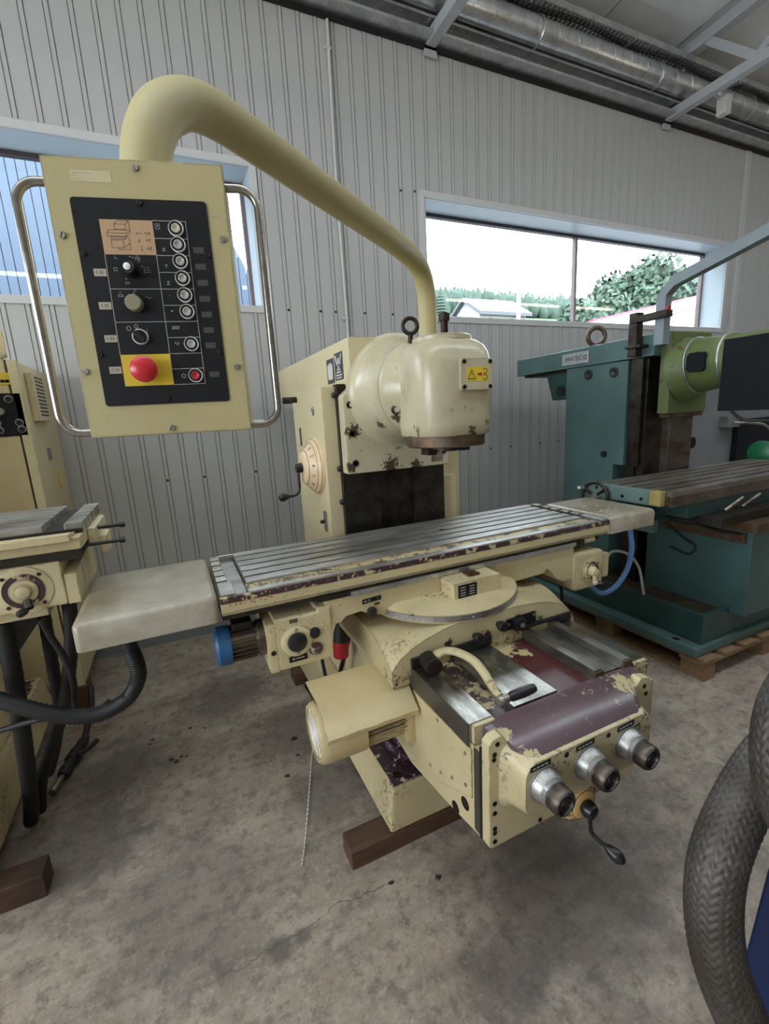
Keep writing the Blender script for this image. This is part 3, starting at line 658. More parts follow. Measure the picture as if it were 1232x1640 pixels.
build(G().lathe((.868, 1.745, 1.668), (-.75, -1, -.35), [(.022, -.02), (.022, .010), (.016, .016), (.013, .016), (.013, .006)], 18), 'swivel_bolt', 'dark_iron', fl)
build(G().lathe((.842, 1.785, 1.772), (-.3, -1, 0), [(.012, 0), (.012, .005), (.006, .006)], 14), 'oil_cup', 'zinc_screw', fl)
rings = []
def sec(z, rx, yf, yb, e=3.2, n=48):
    cy = (yf+yb)/2; ry = (yb-yf)/2; out = []
    for i in range(n):
        a = 2*math.pi*i/n; c, s = math.cos(a), math.sin(a); out.append((XC+.008+rx*math.copysign(abs(c)**(2/e), c), cy+ry*math.copysign(abs(s)**(2/e), s), z))
    return out
for z, rx, yf in ((1.553, .150, 1.478), (1.558, .158, 1.470), (1.60, .163, 1.465), (1.72, .166, 1.462), (1.82, .165, 1.464), (1.865, .158, 1.475), (1.895, .145, 1.495), (1.912, .125, 1.52), (1.918, .112, 1.535)): rings.append(sec(z, rx, yf, 1.80 if z < 1.87 else 1.79))
head = build(G().loft(rings), 'spindle_head', 'cream_head', mm, smooth=60)
build(G().lathe((XC+.01, 1.64, 1.914), (0, 0, 1), [(.118, 0), (.118, .018), (.112, .022)], 40), 'top_cap', 'cream_head', head)
build(G().lathe((XC+.01, 1.63, 1.56), (0, 0, -1), [(.158, 0), (.16, .006), (.16, .046), (.154, .05)], 48), 'spindle_flange', 'rusty_steel', head)
build(G().lathe((XC+.01, 1.63, 1.512), (0, 0, -1), [(.085, 0), (.085, .012), (.06, .012), (.06, .022), (.025, .022), (.025, .005)], 32).box(XC-.09, XC-.05, 1.6, 1.66, 1.478, 1.512).box(XC+.07, XC+.11, 1.6, 1.66, 1.485, 1.512), 'spindle_nose', 'dark_iron', head)
cv = Mx((1.063, 1.466, 1.777), (1, 0, 0), (0, 0, 1), (0, -1, 0))
cov = build(G(cv).prism(rpoly(-.072, .072, -.058, .058, .014), 'z', 0, .016), 'inspection_cover', 'cream_head', head, .003)
for sx in (-1, 1):
    for sy in (-1, 1): build(G().lathe(cv @ Vector((.058*sx, .045*sy, .016)), (0, -1, 0), [(.008, 0), (.008, .002), (.004, .002), (.004, 0)], 12), 'cover_screw', 'dark_iron', head)
build(G(cv).box(-.048, .048, -.025, .025, .016, .0168), 'warning_sign', 'sign_yellow', head)
g = G(cv); g.prism([(-.045, -.018), (-.007, -.018), (-.026, .018)], 'z', .0168, .0175); build(g, 'warning_triangle', 'line_dark', head)
build(G(cv).prism([(-.0395, -.0148), (-.0125, -.0148), (-.026, .0115)], 'z', .0175, .0179), 'warning_face', 'sign_yellow', head)
build(G(cv).prism([(-.0278, .005), (-.0242, .005), (-.025, -.006), (-.027, -.006)], 'z', .0179, .0184).prism([(-.0277, -.0085), (-.0243, -.0085), (-.0243, -.012), (-.0277, -.012)], 'z', .0179, .0184), 'warning_mark', 'line_dark', head)
g = G(cv)
def arc(g, cx, cy, r, a0, a1, t=.0014, n=14):
    o = [(cx+(r+t)*math.cos(math.radians(a0+(a1-a0)*i/n)), cy+(r+t)*math.sin(math.radians(a0+(a1-a0)*i/n))) for i in range(n+1)]
    i_ = [(cx+(r-t)*math.cos(math.radians(a0+(a1-a0)*i/n)), cy+(r-t)*math.sin(math.radians(a0+(a1-a0)*i/n))) for i in range(n+1)][::-1]
    g.prism(o+i_, 'z', .0168, .0174)
arc(g, .034, .011, .009, -150, 160); arc(g, .034, -.011, .009, -160, 150); build(g, 'rotation_symbol', 'line_dark', head)
build(G(cv).prism([(.0, .003), (.012, .003), (.012, .007), (.022, 0), (.012, -.007), (.012, -.003), (0, -.003)], 'z', .0168, .0176), 'arrow_symbol', 'red_plug', head)
# drawbar and lifting eye
build(G().cyl((1.045, 1.64, 1.93), (1.045, 1.64, 2.00), .015, n=16).cyl((1.045, 1.64, 1.998), (1.045, 1.64, 2.026), .022, n=18), 'drawbar', 'dark_iron', head, .002)
build(G().torus((.953, 1.755, 1.998), (.3, 1, 0), .030, .0085, 28, 10).cyl((.953, 1.755, 1.93), (.953, 1.755, 1.966), .012, .010, 14), 'lifting_eye', 'dark_iron', head)

# knee
ky = [(.92, .41), (1.11, .37), (1.36, .33), (1.46, .345), (2.095, .345), (2.095, .70), (.92, .70)]
knee = build(G().prism(ky, 'x', .670, 1.405), 'knee', 'cream', mm, .004)
for x0, x1, z, m in ((.664, .748, .765, 'way_steel'), (.828, 1.002, .765, 'way_steel'), (1.342, 1.412, .765, 'way_steel'), (1.162, 1.194, .785, 'rail_steel'), (1.295, 1.331, .785, 'rail_steel')):
    build(G().box(x0, x1, .964 if z < .77 else .962, 2.09, .69, z), 'guideway', m, knee, .002)
build(G().box(.748, .828, .964, 2.09, .69, .745), 'way_floor', 'primer_dark', knee); build(G().box(1.002, 1.162, .964, 2.09, .69, .745), 'way_floor', 'primer_red', knee)
build(G().box(1.194, 1.295, .975, 2.09, .69, .752), 'way_floor', 'rail_steel', knee); build(G().box(1.331, 1.342, .964, 2.09, .69, .74), 'way_floor', 'dark_iron', knee)
build(G().box(.660, .670, .965, 2.09, .690, .7645), 'way_side', 'way_flank', knee, .002); build(G().box(.6675, .670, .922, .948, .42, .70), 'worn_strip', 'way_flank', knee)
for x0, x1 in ((.672, .748), (1.342, 1.408)): build(G().box(x0, x1, .948, .9645, .705, .763), 'way_wiper', 'cream_worn', knee, .002)
build(G().box(1.162, 1.2, .954, .965, .74, .78).box(1.295, 1.335, .954, .965, .745, .782), 'rail_stop', 'rusty_steel', knee, .002)
build(G().lathe((.785, 1.17, .745), (0, 0, 1), [(.022, 0), (.022, .004), (.014, .005)], 20), 'oil_plug', 'rail_steel', knee)
# side cover plate with rivets and holes
sc_ = build(G().prism([(.957, .688), (1.36, .676), (1.36, .44), (1.25, .44), (1.155, .42), (.957, .52)], 'x', .664, .670), 'side_cover', 'cream', knee, .0015)
for y, z in ((.985, .655), (1.30, .655), (1.14, .665), (.985, .545), (1.06, .51), (1.13, .475), (1.20, .45), (1.33, .46)): build(G().lathe((.664, y, z), (-1, 0, 0), [(.006, 0), (.0055, .003), (.002, .0045)], 10), 'rivet', 'zinc_screw', knee)
build(G().lathe((.670, 1.00, .462), (-1, 0, 0), [(.021, 0), (.021, .001)], 20), 'access_hole', 'slot_dark', knee); build(G().lathe((.670, 1.055, .40), (-1, 0, 0), [(.02, 0), (.02, .0012)], 20), 'access_hole', 'slot_dark', knee)
# front cover: plate, bulged dial box, sloping lip
fp = build(G().prism([(.672, .41), (.68, .403), (1.235, .403), (1.27, .415), (1.30, .45), (1.315, .52), (1.335, .735), (1.328, .752), (1.285, .762), (1.265, .742), (.735, .742), (.715, .765), (.69, .762), (.672, .748)], 'y', .882, .918), 'front_plate', 'cream', mm, .004)
build(G().box(.668, 1.33, .917, .922, .41, .72), 'gasket', 'black_rubber', fp)
def boxring(y, x0, x1, z0, z1, r): return [(px, y, pz) for px, pz in rpoly(x0, x1, z0, z1, r, 6)]
bul = build(G().loft([boxring(.884, .700, 1.262, .515, .742, .055), boxring(.87, .715, 1.25, .535, .735, .05), boxring(.805, .728, 1.226, .552, .722, .045), boxring(.80, .730, 1.222, .556, .719, .043)]), 'dial_box', 'cream_worn', mm, smooth=50)
lp = lambda y, x0, x1, z0, z1: [(x0, y, z0), (x1, y, z0), (x1, y, z1), (x1-.02, y, z1+.006), (x0+.02, y, z1+.006), (x0, y, z1)]
lip = build(G().loft([lp(.803, .770, 1.182, .706, .7105), lp(.812, .758, 1.197, .70, .718), lp(.86, .738, 1.232, .70, .738), lp(.905, .725, 1.262, .70, .756), lp(.958, .722, 1.27, .70, .757)]), 'box_lip', 'primer_purple', mm, 0, smooth=40)
build(G().box(.70, 1.33, .916, .962, .70, .758), 'chip_ledge', 'primer_purple', mm, .003)
for i, x in enumerate((.790, .955, 1.120)):
    d = build(G().lathe((x, .80, .645), (0, -1, 0), [(.052, 0), (.052, .004), (.049, .005), (.043, .03), (.040, .033)], 40), 'graduated_dial', 'dial_aluminium', bul)
    g = G()
    for k in range(40):
        a = 2*math.pi*k/40; rr = .0475; L = .007 if k % 5 else .012; e = Vector((math.cos(a), 0, math.sin(a))); t = Vector((-math.sin(a), 0, math.cos(a)))*.0005; p = Vector((x, .795, .645))+e*.0493; q = Vector((x, .795-L, .645))+e*(.0493-L*.235); n = e*.0006
        g.add([p-t+n, q-t+n, q+t+n, p+t+n], [(0, 1, 2, 3)])
    tag(build(g, 'dial_marks', 'line_dark', bul), kind='stuff')
    build(G().lathe((x, .768, .645), (0, -1, 0), [(.041, 0), (.041, .012), (.038, .014)], 36), 'dial_collar', 'galvanised', bul)
    build(G().lathe((x, .756, .645), (0, -1, 0), [(.036, 0), (.037, .003), (.037, .030), (.033, .036), (.026, .036), (.024, .030), (.012, .030), (.010, .034), (.0, .034)], 36), 'drive_socket', 'socket_brown', bul)
    build(G().torus((x, .7205, .645), (0, 1, 0), .029, .0035, 30, 8).torus((x, .724, .645), (0, 1, 0), .016, .003, 26, 8), 'socket_ring', 'black_plastic', bul)
    p = Mx((x-.012, .7995, .707), (1, 0, .03), (0, 0, 1), (0, -1, 0)); build(G(p).box(-.035, .035, -.008, .008, 0, .0012), 'dial_plate', 'black_panel', bul)
    g = G(p)
    for a, b in ((-.028, -.018), (-.014, -.004), (0, .010), (.014, .026)): g.box(a, b, -.0022, .0022, .0012, .0016)
    build(g, 'plate_print', 'line_grey', bul)
for x, z in ((.872, .703), (1.035, .703)): build(G().lathe((x, .80, z), (0, -1, 0), [(.008, -.002), (.008, .002), (.004, .002), (.004, 0)], 14), 'socket_screw', 'dark_iron', bul)
for x, z in ((.70, .745), (.69, .715), (.688, .70), (.69, .555), (.69, .522), (.69, .47), (.69, .455), (.69, .425), (.86, .418), (1.13, .418), (1.272, .47), (1.29, .52), (1.3, .545), (1.30, .73), (1.31, .70)): build(G().lathe((x, .882, z), (0, -1, 0), [(.0075, -.002), (.0075, .002), (.004, .002), (.004, 0)], 12), 'socket_screw', 'dark_iron', fp)
build(G().lathe((1.19, .882, .535), (0, -1, 0), [(.014, 0), (.014, .035), (.012, .038)], 18), 'push_button', 'dial_aluminium', fp)
build(G().box(1.03, 1.07, .845, .882, .52, .532), 'stop_pin', 'dark_iron', fp, .002)
# feed selector dial with crank
fc = Vector((1.0, .882, .44)); fd = build(G().lathe(fc, (0, -1, 0), [(.075, 0), (.075, .006), (.068, .02), (.045, .04), (.040, .043), (.0, .043)], 44), 'feed_dial', 'dial_ivory_dark', mm)
build(G().torus(fc+Vector((0, -.0195, 0)), (0, 1, 0), .0690, .0010, 44, 6).torus(fc+Vector((0, -.0385, 0)), (0, 1, 0), .0475, .0010, 44, 6), 'dial_ring', 'line_dark', fd)
g = G()
for i, tx in enumerate(('180', '200', '250', '315', '400', '500', '63', '80', '100', '125', '140', '160')):
    a = math.radians(172+30*i); rad = Vector((math.cos(a), 0, math.sin(a))); ax = Vector((0, -1, 0)); nrm = (rad*.02+ax*.023).normalized(); xdir = (rad-nrm*rad.dot(nrm)).normalized(); xdir = -xdir if i < 6 else xdir; ydir = nrm.cross(xdir)
    g.text(tx, .0135, Mx(fc+rad*.0575+ax*.029+nrm*.001, xdir, ydir, nrm), .0003)
build(g, 'dial_numbers', 'line_dark', fd)
ch = fc+Vector((0, -.043, 0)); build(G().lathe(ch, (0, -1, 0), [(.022, 0), (.026, .008), (.026, .02), (.020, .034), (.012, .038)], 22), 'crank_hub', 'black_plastic', fd)
build(G().tube(curve([ch+Vector((0, -.02, -.01)), ch+Vector((0, -.022, -.05)), ch+Vector((.002, -.028, -.075)), ch+Vector((.012, -.05, -.09)), ch+Vector((.02, -.062, -.097))]), .0065, 10), 'crank_arm', 'black_plastic', fd)
q = ch+Vector((.02, -.062, -.097)); build(G().lathe(q, (.35, -.85, -.40), [(.008, 0), (.013, .01), (.019, .03), (.018, .046), (.010, .058), (.003, .061)], 18), 'crank_grip', 'black_plastic', fd)

# knee drive motor with sheet guard
mc = (1.405, .565)
mot = build(G().lathe((.66, mc[0], mc[1]), (-1, 0, 0), [(.088, 0), (.088, .19), (.08, .195)], 40), 'knee_motor', 'dark_iron', mm)
for k in range(26):
    a = 2*math.pi*k/26; e = Vector((0, math.cos(a), math.sin(a))); t = Vector((0, -math.sin(a), math.cos(a)))*.002
    P = [Vector((x, mc[0], mc[1]))+e*r_ for x, r_ in ((.485, .086), (.645, .086), (.645, .101), (.485, .101))]
    build(G().add([p-t for p in P]+[p+t for p in P], [(0, 1, 2, 3), (7, 6, 5, 4), (0, 1, 5, 4), (1, 2, 6, 5), (2, 3, 7, 6), (3, 0, 4, 7)]), 'cooling_fin', 'cream_motor', mot)
fc2 = build(G().lathe((.47, mc[0], mc[1]), (-1, 0, 0), [(.107, -.01), (.108, .0), (.108, .125), (.104, .148), (.096, .158), (.088, .158), (.088, .150)], 44), 'fan_cover', 'cream_motor', mm)
g = G()
for k in range(5): g.torus((.318, mc[0], mc[1]), (1, 0, 0), .014+.016*k, .0016, 30, 5)
for k in range(4): a = math.pi*k/4; e = Vector((0, math.cos(a), math.sin(a)))*.088; c = Vector((.3185, mc[0], mc[1])); g.tube([c-e, c+e], .0016, 5)
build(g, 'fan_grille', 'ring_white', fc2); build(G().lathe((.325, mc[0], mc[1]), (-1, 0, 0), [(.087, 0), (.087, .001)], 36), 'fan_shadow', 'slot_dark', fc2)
build(G().box(.63, .672, mc[0]-.10, mc[0]+.10, mc[1]-.10, mc[1]+.10), 'motor_flange', 'cream_motor', mot, .01)
th = .004
prof = [(1.51, .692), (1.50, .712), (1.335, .708), (1.252, .636), (1.254, .622)]
pin = [(y+.003, z-.004) for y, z in prof][::-1]
gd = build(G().loft([[(.322, y, z) for y, z in prof+pin], [(.655, y, z) for y, z in prof+pin]]), 'motor_guard', 'cream_motor', mm, .002)
build(G().box(.62, .628, 1.29, 1.305, .64, .66), 'rust_patch', 'rusty_steel', gd)

# saddle on the ways
SY = 1.31
arch = [(.585, .735), (.585, .765), (.598, .785), (.625, .812), (.665, .835), (.72, .857), (.80, .878), (.88, .888), (.96, .889), (1.06, .889), (1.16, .887), (1.245, .879), (1.31, .866), (1.36, .85), (1.40, .825), (1.43, .79), (1.445, .752), (1.445, .735)]
def sec_sad(y):
    k = min(1, max(0, (y-SY)/.21)); k = k*(2-k); return [(x, y, z+(max(z, .852)-z)*k if .75 < z else z) for x, z in arch]
sad = build(G().loft([sec_sad(y) for y in (SY, 1.335, 1.36, 1.39, 1.42, 1.45, 1.48, 1.52, 1.95)]), 'saddle', 'cream_worn', mm, .0, smooth=30)
build(G().box(.590, .66, SY+.004, 1.95, .70, .736), 'saddle_gib', 'cream_worn', sad, .003); build(G().box(1.415, 1.445, SY+.004, 1.95, .70, .736), 'saddle_gib', 'cream_worn', sad, .003)
for x0, x1 in ((.66, .752), (.822, 1.006), (1.155, 1.335), (1.338, 1.415)): build(G().box(x0, x1, SY-.012, SY+.004, .768 if x1 < 1.1 or x0 > 1.33 else .788, .802), 'way_wiper', 'black_rubber', sad, .002)
for x, z in ((.935, .818), (1.045, .838)): build(G().lathe((x, SY, z), (0, -1, 0), [(.012, 0), (.012, .012), (.018, .015), (.021, .03), (.018, .038), (.006, .04)], 20), 'lock_knob', 'black_plastic', sad)
build(G().prism([(1.075, .800), (1.085, .845), (1.225, .850), (1.228, .805)], 'y', SY-.008, SY+.004), 'lever_plate', 'black_panel', sad, .002)
build(G().lathe((1.135, SY-.008, .823), (0, -1, 0), [(.034, 0), (.034, .006), (.026, .008), (.026, .022), (.018, .026)], 28), 'star_knob', 'black_plastic', sad); build(G().lathe((1.135, SY-.034, .823), (0, -1, 0), [(.010, 0), (.010, .004)], 6), 'hex_nut', 'dial_aluminium', sad)
for x, z in ((1.09, .825), (1.215, .838), (1.25, .815)): build(G().lathe((x, SY-.008, z), (0, -1, 0), [(.007, -.006), (.007, .003)], 12), 'plate_screw', 'zinc_screw', sad)
# swivel disc with degree scale
sc = Vector((.97, 1.63, 0)); R0 = .335; n = 40
arcp = [(sc.x+R0*math.cos(math.radians(180+180*i/n)), sc.y+R0*math.sin(math.radians(180+180*i/n))) for i in range(n+1)]
arcq = [(sc.x+(R0-.02)*math.cos(math.radians(180+180*i/n)), sc.y+.02+(R0-.06)*math.sin(math.radians(180+180*i/n))) for i in range(n+1)]
swv = build(G().loft([[(x, y, .885) for x, y in arcp], [(x, y, .915) for x, y in arcp], [(x, y, .935) for x, y in arcq]]), 'swivel_disc', 'cream_worn', mm, smooth=30)
g = G(); a0, a1 = 12, 40
rg = [[(sc.x+(R0+t)*math.cos(math.radians(180+4.5*i)), sc.y+(R0+t)*math.sin(math.radians(180+4.5*i))) for i in range(5, 36)] for t in (.0, .0015)]
ring = [(x, y) for x, y in rg[1]]+[(x, y) for x, y in rg[0][::-1]]
build(G().prism(ring, 'z', .891, .913), 'degree_scale', 'dial_aluminium', swv, smooth=60)
g = G()
for k in range(61):
    a = math.radians(205+k*130/60); e = Vector((math.cos(a), math.sin(a), 0)); t = Vector((-e.y, e.x, 0))*.0005; p = Vector((sc.x, sc.y, .913))+e*(R0+.0019); h = .005 if k % 5 else .009
    g.add([p-t, p+t, p+t-Vector((0, 0, h)), p-t-Vector((0, 0, h))], [(0, 1, 2, 3)])
tag(build(g, 'scale_marks', 'line_dark', swv), kind='stuff')
for a in (208, 262, 318): e = Vector((math.cos(math.radians(a)), math.sin(math.radians(a)), 0)); build(G().lathe(Vector((sc.x, sc.y, .9))+e*(R0+.0015), e, [(.005, 0), (.004, .003)], 10), 'scale_screw', 'zinc_screw', swv)
# carriage under the table: long body with end gearboxes
CY = 1.50
body = [(.425, .905), (.475, .905), (.50, .925), (.56, .93), (.60, .905), (.66, .895), (1.28, .895), (1.46, .90), (1.475, .918), (1.50, .90), (1.53, .86), (1.57, .838), (1.82, .838), (1.82, .955), (1.64, .965), (1.64, 1.005), (.425, 1.005)]
car = build(G().prism(body, 'y', CY, 1.93), 'carriage', 'cream', mm, .006)
build(G().box(.40, 1.70, CY-.004, 1.93, 1.005, 1.022), 'carriage_way', 'dark_iron', car)
build(G().box(.52, 1.64, CY-.012, CY-.004, 1.002, 1.020), 'steel_strip', 'galvanised', car, .001)
gl = [(.238, .785), (.415, .785), (.437, .80), (.437, .94), (.437, .985), (.39, .985), (.39, .972), (.238, .972)]
gb = build(G().prism(gl, 'y', CY-.01, 1.80), 'feed_gearbox', 'cream', mm, .008)
build(G().box(.206, .240, CY-.006, 1.72, .78, .955), 'gearbox_flange', 'cream', gb, .006)
build(G().lathe((.305, CY-.01, .885), (0, -1, 0), [(.056, 0), (.056, .005), (.052, .008), (.036, .008)], 40), 'button_ring', 'cream_clean', gb); build(G().lathe((.305, CY-.018, .885), (0, -1, 0), [(.035, 0), (.034, .010), (.026, .015), (.0, .017)], 32), 'rapid_button', 'black_plastic', gb)
for s in (-1, 1): build(G().lathe((.305, CY-.018, .885+s*.045), (0, -1, 0), [(.006, 0), (.006, .002)], 12), 'ring_screw', 'zinc_screw', gb)
build(G().lathe((.371, CY-.01, .900), (0, -1, 0), [(.020, 0), (.020, .008), (.014, .010)], 22), 'selector_knob', 'black_plastic', gb); build(G().prism([(.371-.025*math.cos(math.radians(t)), .838+.025*math.sin(math.radians(t))) for t in range(-60, 241, 20)]+[(.371, .808)], 'y', CY-.016, CY-.01), 'selector_knob', 'primer_dark', gb, .002)
build(G().box(.272, .338, CY-.0115, CY-.01, .808, .830), 'name_plate', 'black_panel', gb)
g = G().box(.284, .292, CY-.012, CY-.0115, .816, .823).box(.297, .326, CY-.012, CY-.0115, .817, .821); build(g, 'plate_print', 'line_grey', gb)
build(G().box(.286, .314, CY-.0115, CY-.01, .955, .969), 'name_plate', 'rusty_steel', gb)
build(G().lathe((.363, CY-.01, .945), (0, -1, 0), [(.011, 0), (.011, .001)], 18), 'blank_plug', 'cream', gb); build(G().lathe((.413, CY-.01, .905), (0, -1, 0), [(.012, 0), (.012, .001)], 18), 'blank_plug', 'cream', gb)
build(G().lathe((.222, CY-.006, .858), (0, -1, 0), [(.009, 0), (.009, .002)], 16), 'flange_screw', 'dark_iron', gb)
# feed motor at the left end, blue fan cover
m2 = (1.585, .888)
fm = build(G().lathe((.206, m2[0], m2[1]), (-1, 0, 0), [(.066, 0), (.066, .022), (.056, .03), (.056, .13)], 32), 'feed_motor', 'brown_steel', mm)
for k in range(22):
    a = 2*math.pi*k/22; e = Vector((0, math.cos(a), math.sin(a))); t = Vector((0, -math.sin(a), math.cos(a)))*.0016
    P = [Vector((x, m2[0], m2[1]))+e*r_ for x, r_ in ((.085, .055), (.175, .055), (.175, .065), (.085, .065))]
    build(G().add([p-t for p in P]+[p+t for p in P], [(0, 1, 2, 3), (7, 6, 5, 4), (0, 1, 5, 4), (1, 2, 6, 5), (2, 3, 7, 6), (3, 0, 4, 7)]), 'cooling_fin', 'brown_steel', fm)
build(G().lathe((.085, m2[0], m2[1]), (-1, 0, 0), [(.068, -.006), (.069, 0), (.069, .035), (.06, .045), (.0, .046)], 36), 'fan_cover', 'blue_cover', fm)
build(G().box(.10, .17, m2[0]-.03, m2[0]+.03, m2[1]+.05, m2[1]+.082), 'terminal_box', 'dark_iron', fm, .006)
# right end gearbox with handwheel plate
build(G().box(1.635, 1.822, CY-.012, 1.75, .775, .955), 'end_gearbox', 'cream', mm, .012); eg = build(G().box(1.82, 1.885, CY+.005, 1.7, .80, .925), 'end_cover', 'cream', mm, .008)
hp = Vector((1.737, CY-.012, .865)); pl_ = build(G().lathe(hp, (0, -1, 0), [(.062, 0), (.062, .003), (.058, .005)], 36), 'handle_plate', 'cream', mm)
build(G().torus(hp+Vector((0, -.006, 0)), (0, 1, 0), .040, .006, 32, 8), 'plate_ring', 'primer_dark', pl_)
build(G().lathe(hp+Vector((0, -.004, 0)), (0, -1, 0), [(.024, 0), (.024, .018), (.018, .024), (.018, .034), (.008, .036)], 22), 'handle_hub', 'cream_clean', pl_)
build(G().tube([hp+Vector((0, -.025, -.012)), hp+Vector((0, -.028, -.05))], .010, 12).ball(hp+Vector((0, -.03, -.052)), .013), 'handle_arm', 'cream_clean', pl_); build(G().lathe(hp+Vector((.006, -.035, -.054)), (.7, -.7, -.1), [(.007, 0), (.010, .008), (.011, .024), (.006, .030)], 14), 'handle_grip', 'black_plastic', pl_)
for a in (35, 125, 215, 305): build(G().lathe(hp+Vector((.053*math.cos(math.radians(a)), -.004, .053*math.sin(math.radians(a)))), (0, -1, 0), [(.004, 0), (.004, .002)], 10), 'plate_screw', 'dark_iron', pl_)
# knob and label on the body
build(G().lathe((.60, CY, .922), (0, -1, 0), [(.020, 0), (.020, .008), (.014, .012), (.014, .02)], 22), 'stop_knob', 'black_plastic', car)
build(G().prism([(.565, .958), (.642, .962), (.642, .980), (.565, .976)], 'y', CY-.0015, CY), 'name_plate', 'black_panel', car)
g = G().text('O', .014, FACE_F((.592, CY-.002, .968)), .0003).text('1', .014, FACE_F((.628, CY-.002, .971)), .0003); g.box(.572, .582, CY-.0022, CY-.0015, .965, .970); build(g, 'plate_print', 'line_grey', car)
build(G().box(.612, .634, CY-.0015, CY, .944, .954), 'small_plate', 'rusty_steel', car)
# terminal box standing on the swivel disc
tb = build(G().box(.905, 1.128, 1.395, 1.498, .925, 1.0), 'trip_box', 'cream_worn', mm, .005)
build(G().box(.922, 1.008, 1.3935, 1.395, .938, .99), 'symbol_plate', 'black_panel', tb)
g = G()
for cx in (.943, .985):
    for zz in (.978, .967, .956, .946): g.box(cx-.012, cx+.012, 1.393, 1.3935, zz, zz+.003)
build(g, 'plate_print', 'line_grey', tb); build(G().box(1.0, 1.05, 1.43, 1.48, 1.0, 1.008).box(1.01, 1.03, 1.44, 1.45, 1.008, 1.014), 'rust_patch', 'rusty_steel', tb)

# table with T slots, gutter, end lands
TX0, TX1, TF, TBK, TZ = .072, 1.862, 1.494, 2.0, 1.103
tab = build(G().box(TX0, TX1, TF+.004, TBK, 1.045, 1.062).box(TX0, TX1, TF+.02, TBK, 1.022, 1.046), 'table', 'fascia', mm, .002)
build(G().box(TX0, TX1, TF, TF+.018, 1.040, 1.072), 'table_fascia', 'fascia', tab, .003)
build(G().box(TX0, TX1, TF-.001, TF+.016, 1.072, 1.094), 'fascia_band', 'primer_dark', tab, .003)
build(G().box(.165, 1.782, TF, TF+.032, 1.088, TZ-.003), 'front_rim', 'table_steel', tab, .004)
build(G().box(.165, 1.782, TF+.032, 1.584, 1.060, 1.0955), 'chip_gutter', 'gutter_speckle', tab)
build(G().box(.168, 1.78, 1.583, TBK-.01, 1.060, 1.084), 'slot_bed', 'slot_dark', tab)
NS = 5; yb0, yb1, sw_ = 1.583, 1.985, .017
pit = (yb1-yb0+sw_)/(NS+1)
for i in range(NS+1):
    a = yb0+i*pit; b = a+pit-sw_
    build(G().box(.171, 1.776, a, b, 1.080, TZ), 'table_land', 'table_steel', tab, .0015)
    build(G().box(.171, 1.776, a, b, 1.062, 1.0805), 'land_edge', 'slot_dark', tab) if False else None
    for x0, x1 in ((TX0+.003, .112), (1.822, TX1-.003)):
        a2 = a if i else TF+.01
        build(G().box(x0, x1 if i else x1+(.012 if x0 < .5 else 0), a2, b, 1.068, TZ-.002), 'end_land', 'zinc_screw' if i else 'table_steel', tab, .003)
build(G().box(.116, .168, TF+.005, TBK-.004, 1.06, 1.074), 'cross_channel', 'table_steel', tab); build(G().box(1.78, 1.82, TF+.005, TBK-.004, 1.06, 1.074), 'cross_channel', 'table_steel', tab)
build(G().box(.10, 1.83, TBK-.012, TBK, 1.06, 1.098), 'rear_rim', 'table_steel', tab, .003)
build(G().lathe((1.10, 1.79, TZ), (0, 0, 1), [(.013, 0), (.013, .0006)], 18), 'table_hole', 'slot_dark', tab)
build(G().box(TX0+.0, .52, TF+.02, 1.95, 1.008, 1.024), 'table_underside', 'dark_iron', tab); build(G().box(1.62, TX1-.05, TF+.02, 1.95, 1.004, 1.022), 'table_underside', 'dark_iron', tab)
build(G().box(1.50, 1.78, TF+.01, TF+.03, 1.000, 1.022), 'stop_rail', 'cream', tab, .002)
g = G(); rn = random.Random(2)      # red crayon scribbles near the left end of the fascia
for i in range(9):
    x = .095+i*.017+rn.uniform(-.004, .004); z = 1.062+rn.uniform(-.003, .003); w = rn.uniform(.004, .010)
    g.prism([(x, z), (x+w, z+rn.uniform(-.003, .003)), (x+w, z+.0028), (x, z+.003)], 'y', TF-.0008, TF+.0005)
build(g, 'crayon_mark', 'red_chalk', tab)
# swarf trays at both ends
def tray(x0, x1, y0, y1, z0, z1):
    ring = lambda z, i: [(x, y, z) for x, y in rpoly(x0+i, x1-i, y0+i, y1-i, .022, 5)]
    return build(G().loft([ring(z0, 0), ring(z1-.016, 0), ring(z1-.006, .005), ring(z1-.001, .012), ring(z1, .02)]), 'swarf_tray', 'tray_white', mm, smooth=45)
tray(-.339, .066, 1.497, 1.985, 1.013, 1.104); rt = tray(1.868, 2.205, 1.497, 1.94, 1.02, 1.104)
g = G(); rn = random.Random(5)
for i in range(16):
    x = rn.uniform(1.92, 2.08); y = rn.uniform(1.58, 1.75); a = rn.uniform(-.5, 1.0); L = rn.uniform(.01, .04); d = Vector((math.cos(a), math.sin(a), 0))*L; w = Vector((-d.y, d.x, 0)).normalized()*.0022; p = Vector((x, y, 1.1044)); g.add([p-w, p+d*.5-w*1.6, p+d, p+d*.5+w, p+w], [(0, 1, 2, 3, 4)])
build(g, 'paint_scuff', 'ring_white', rt)

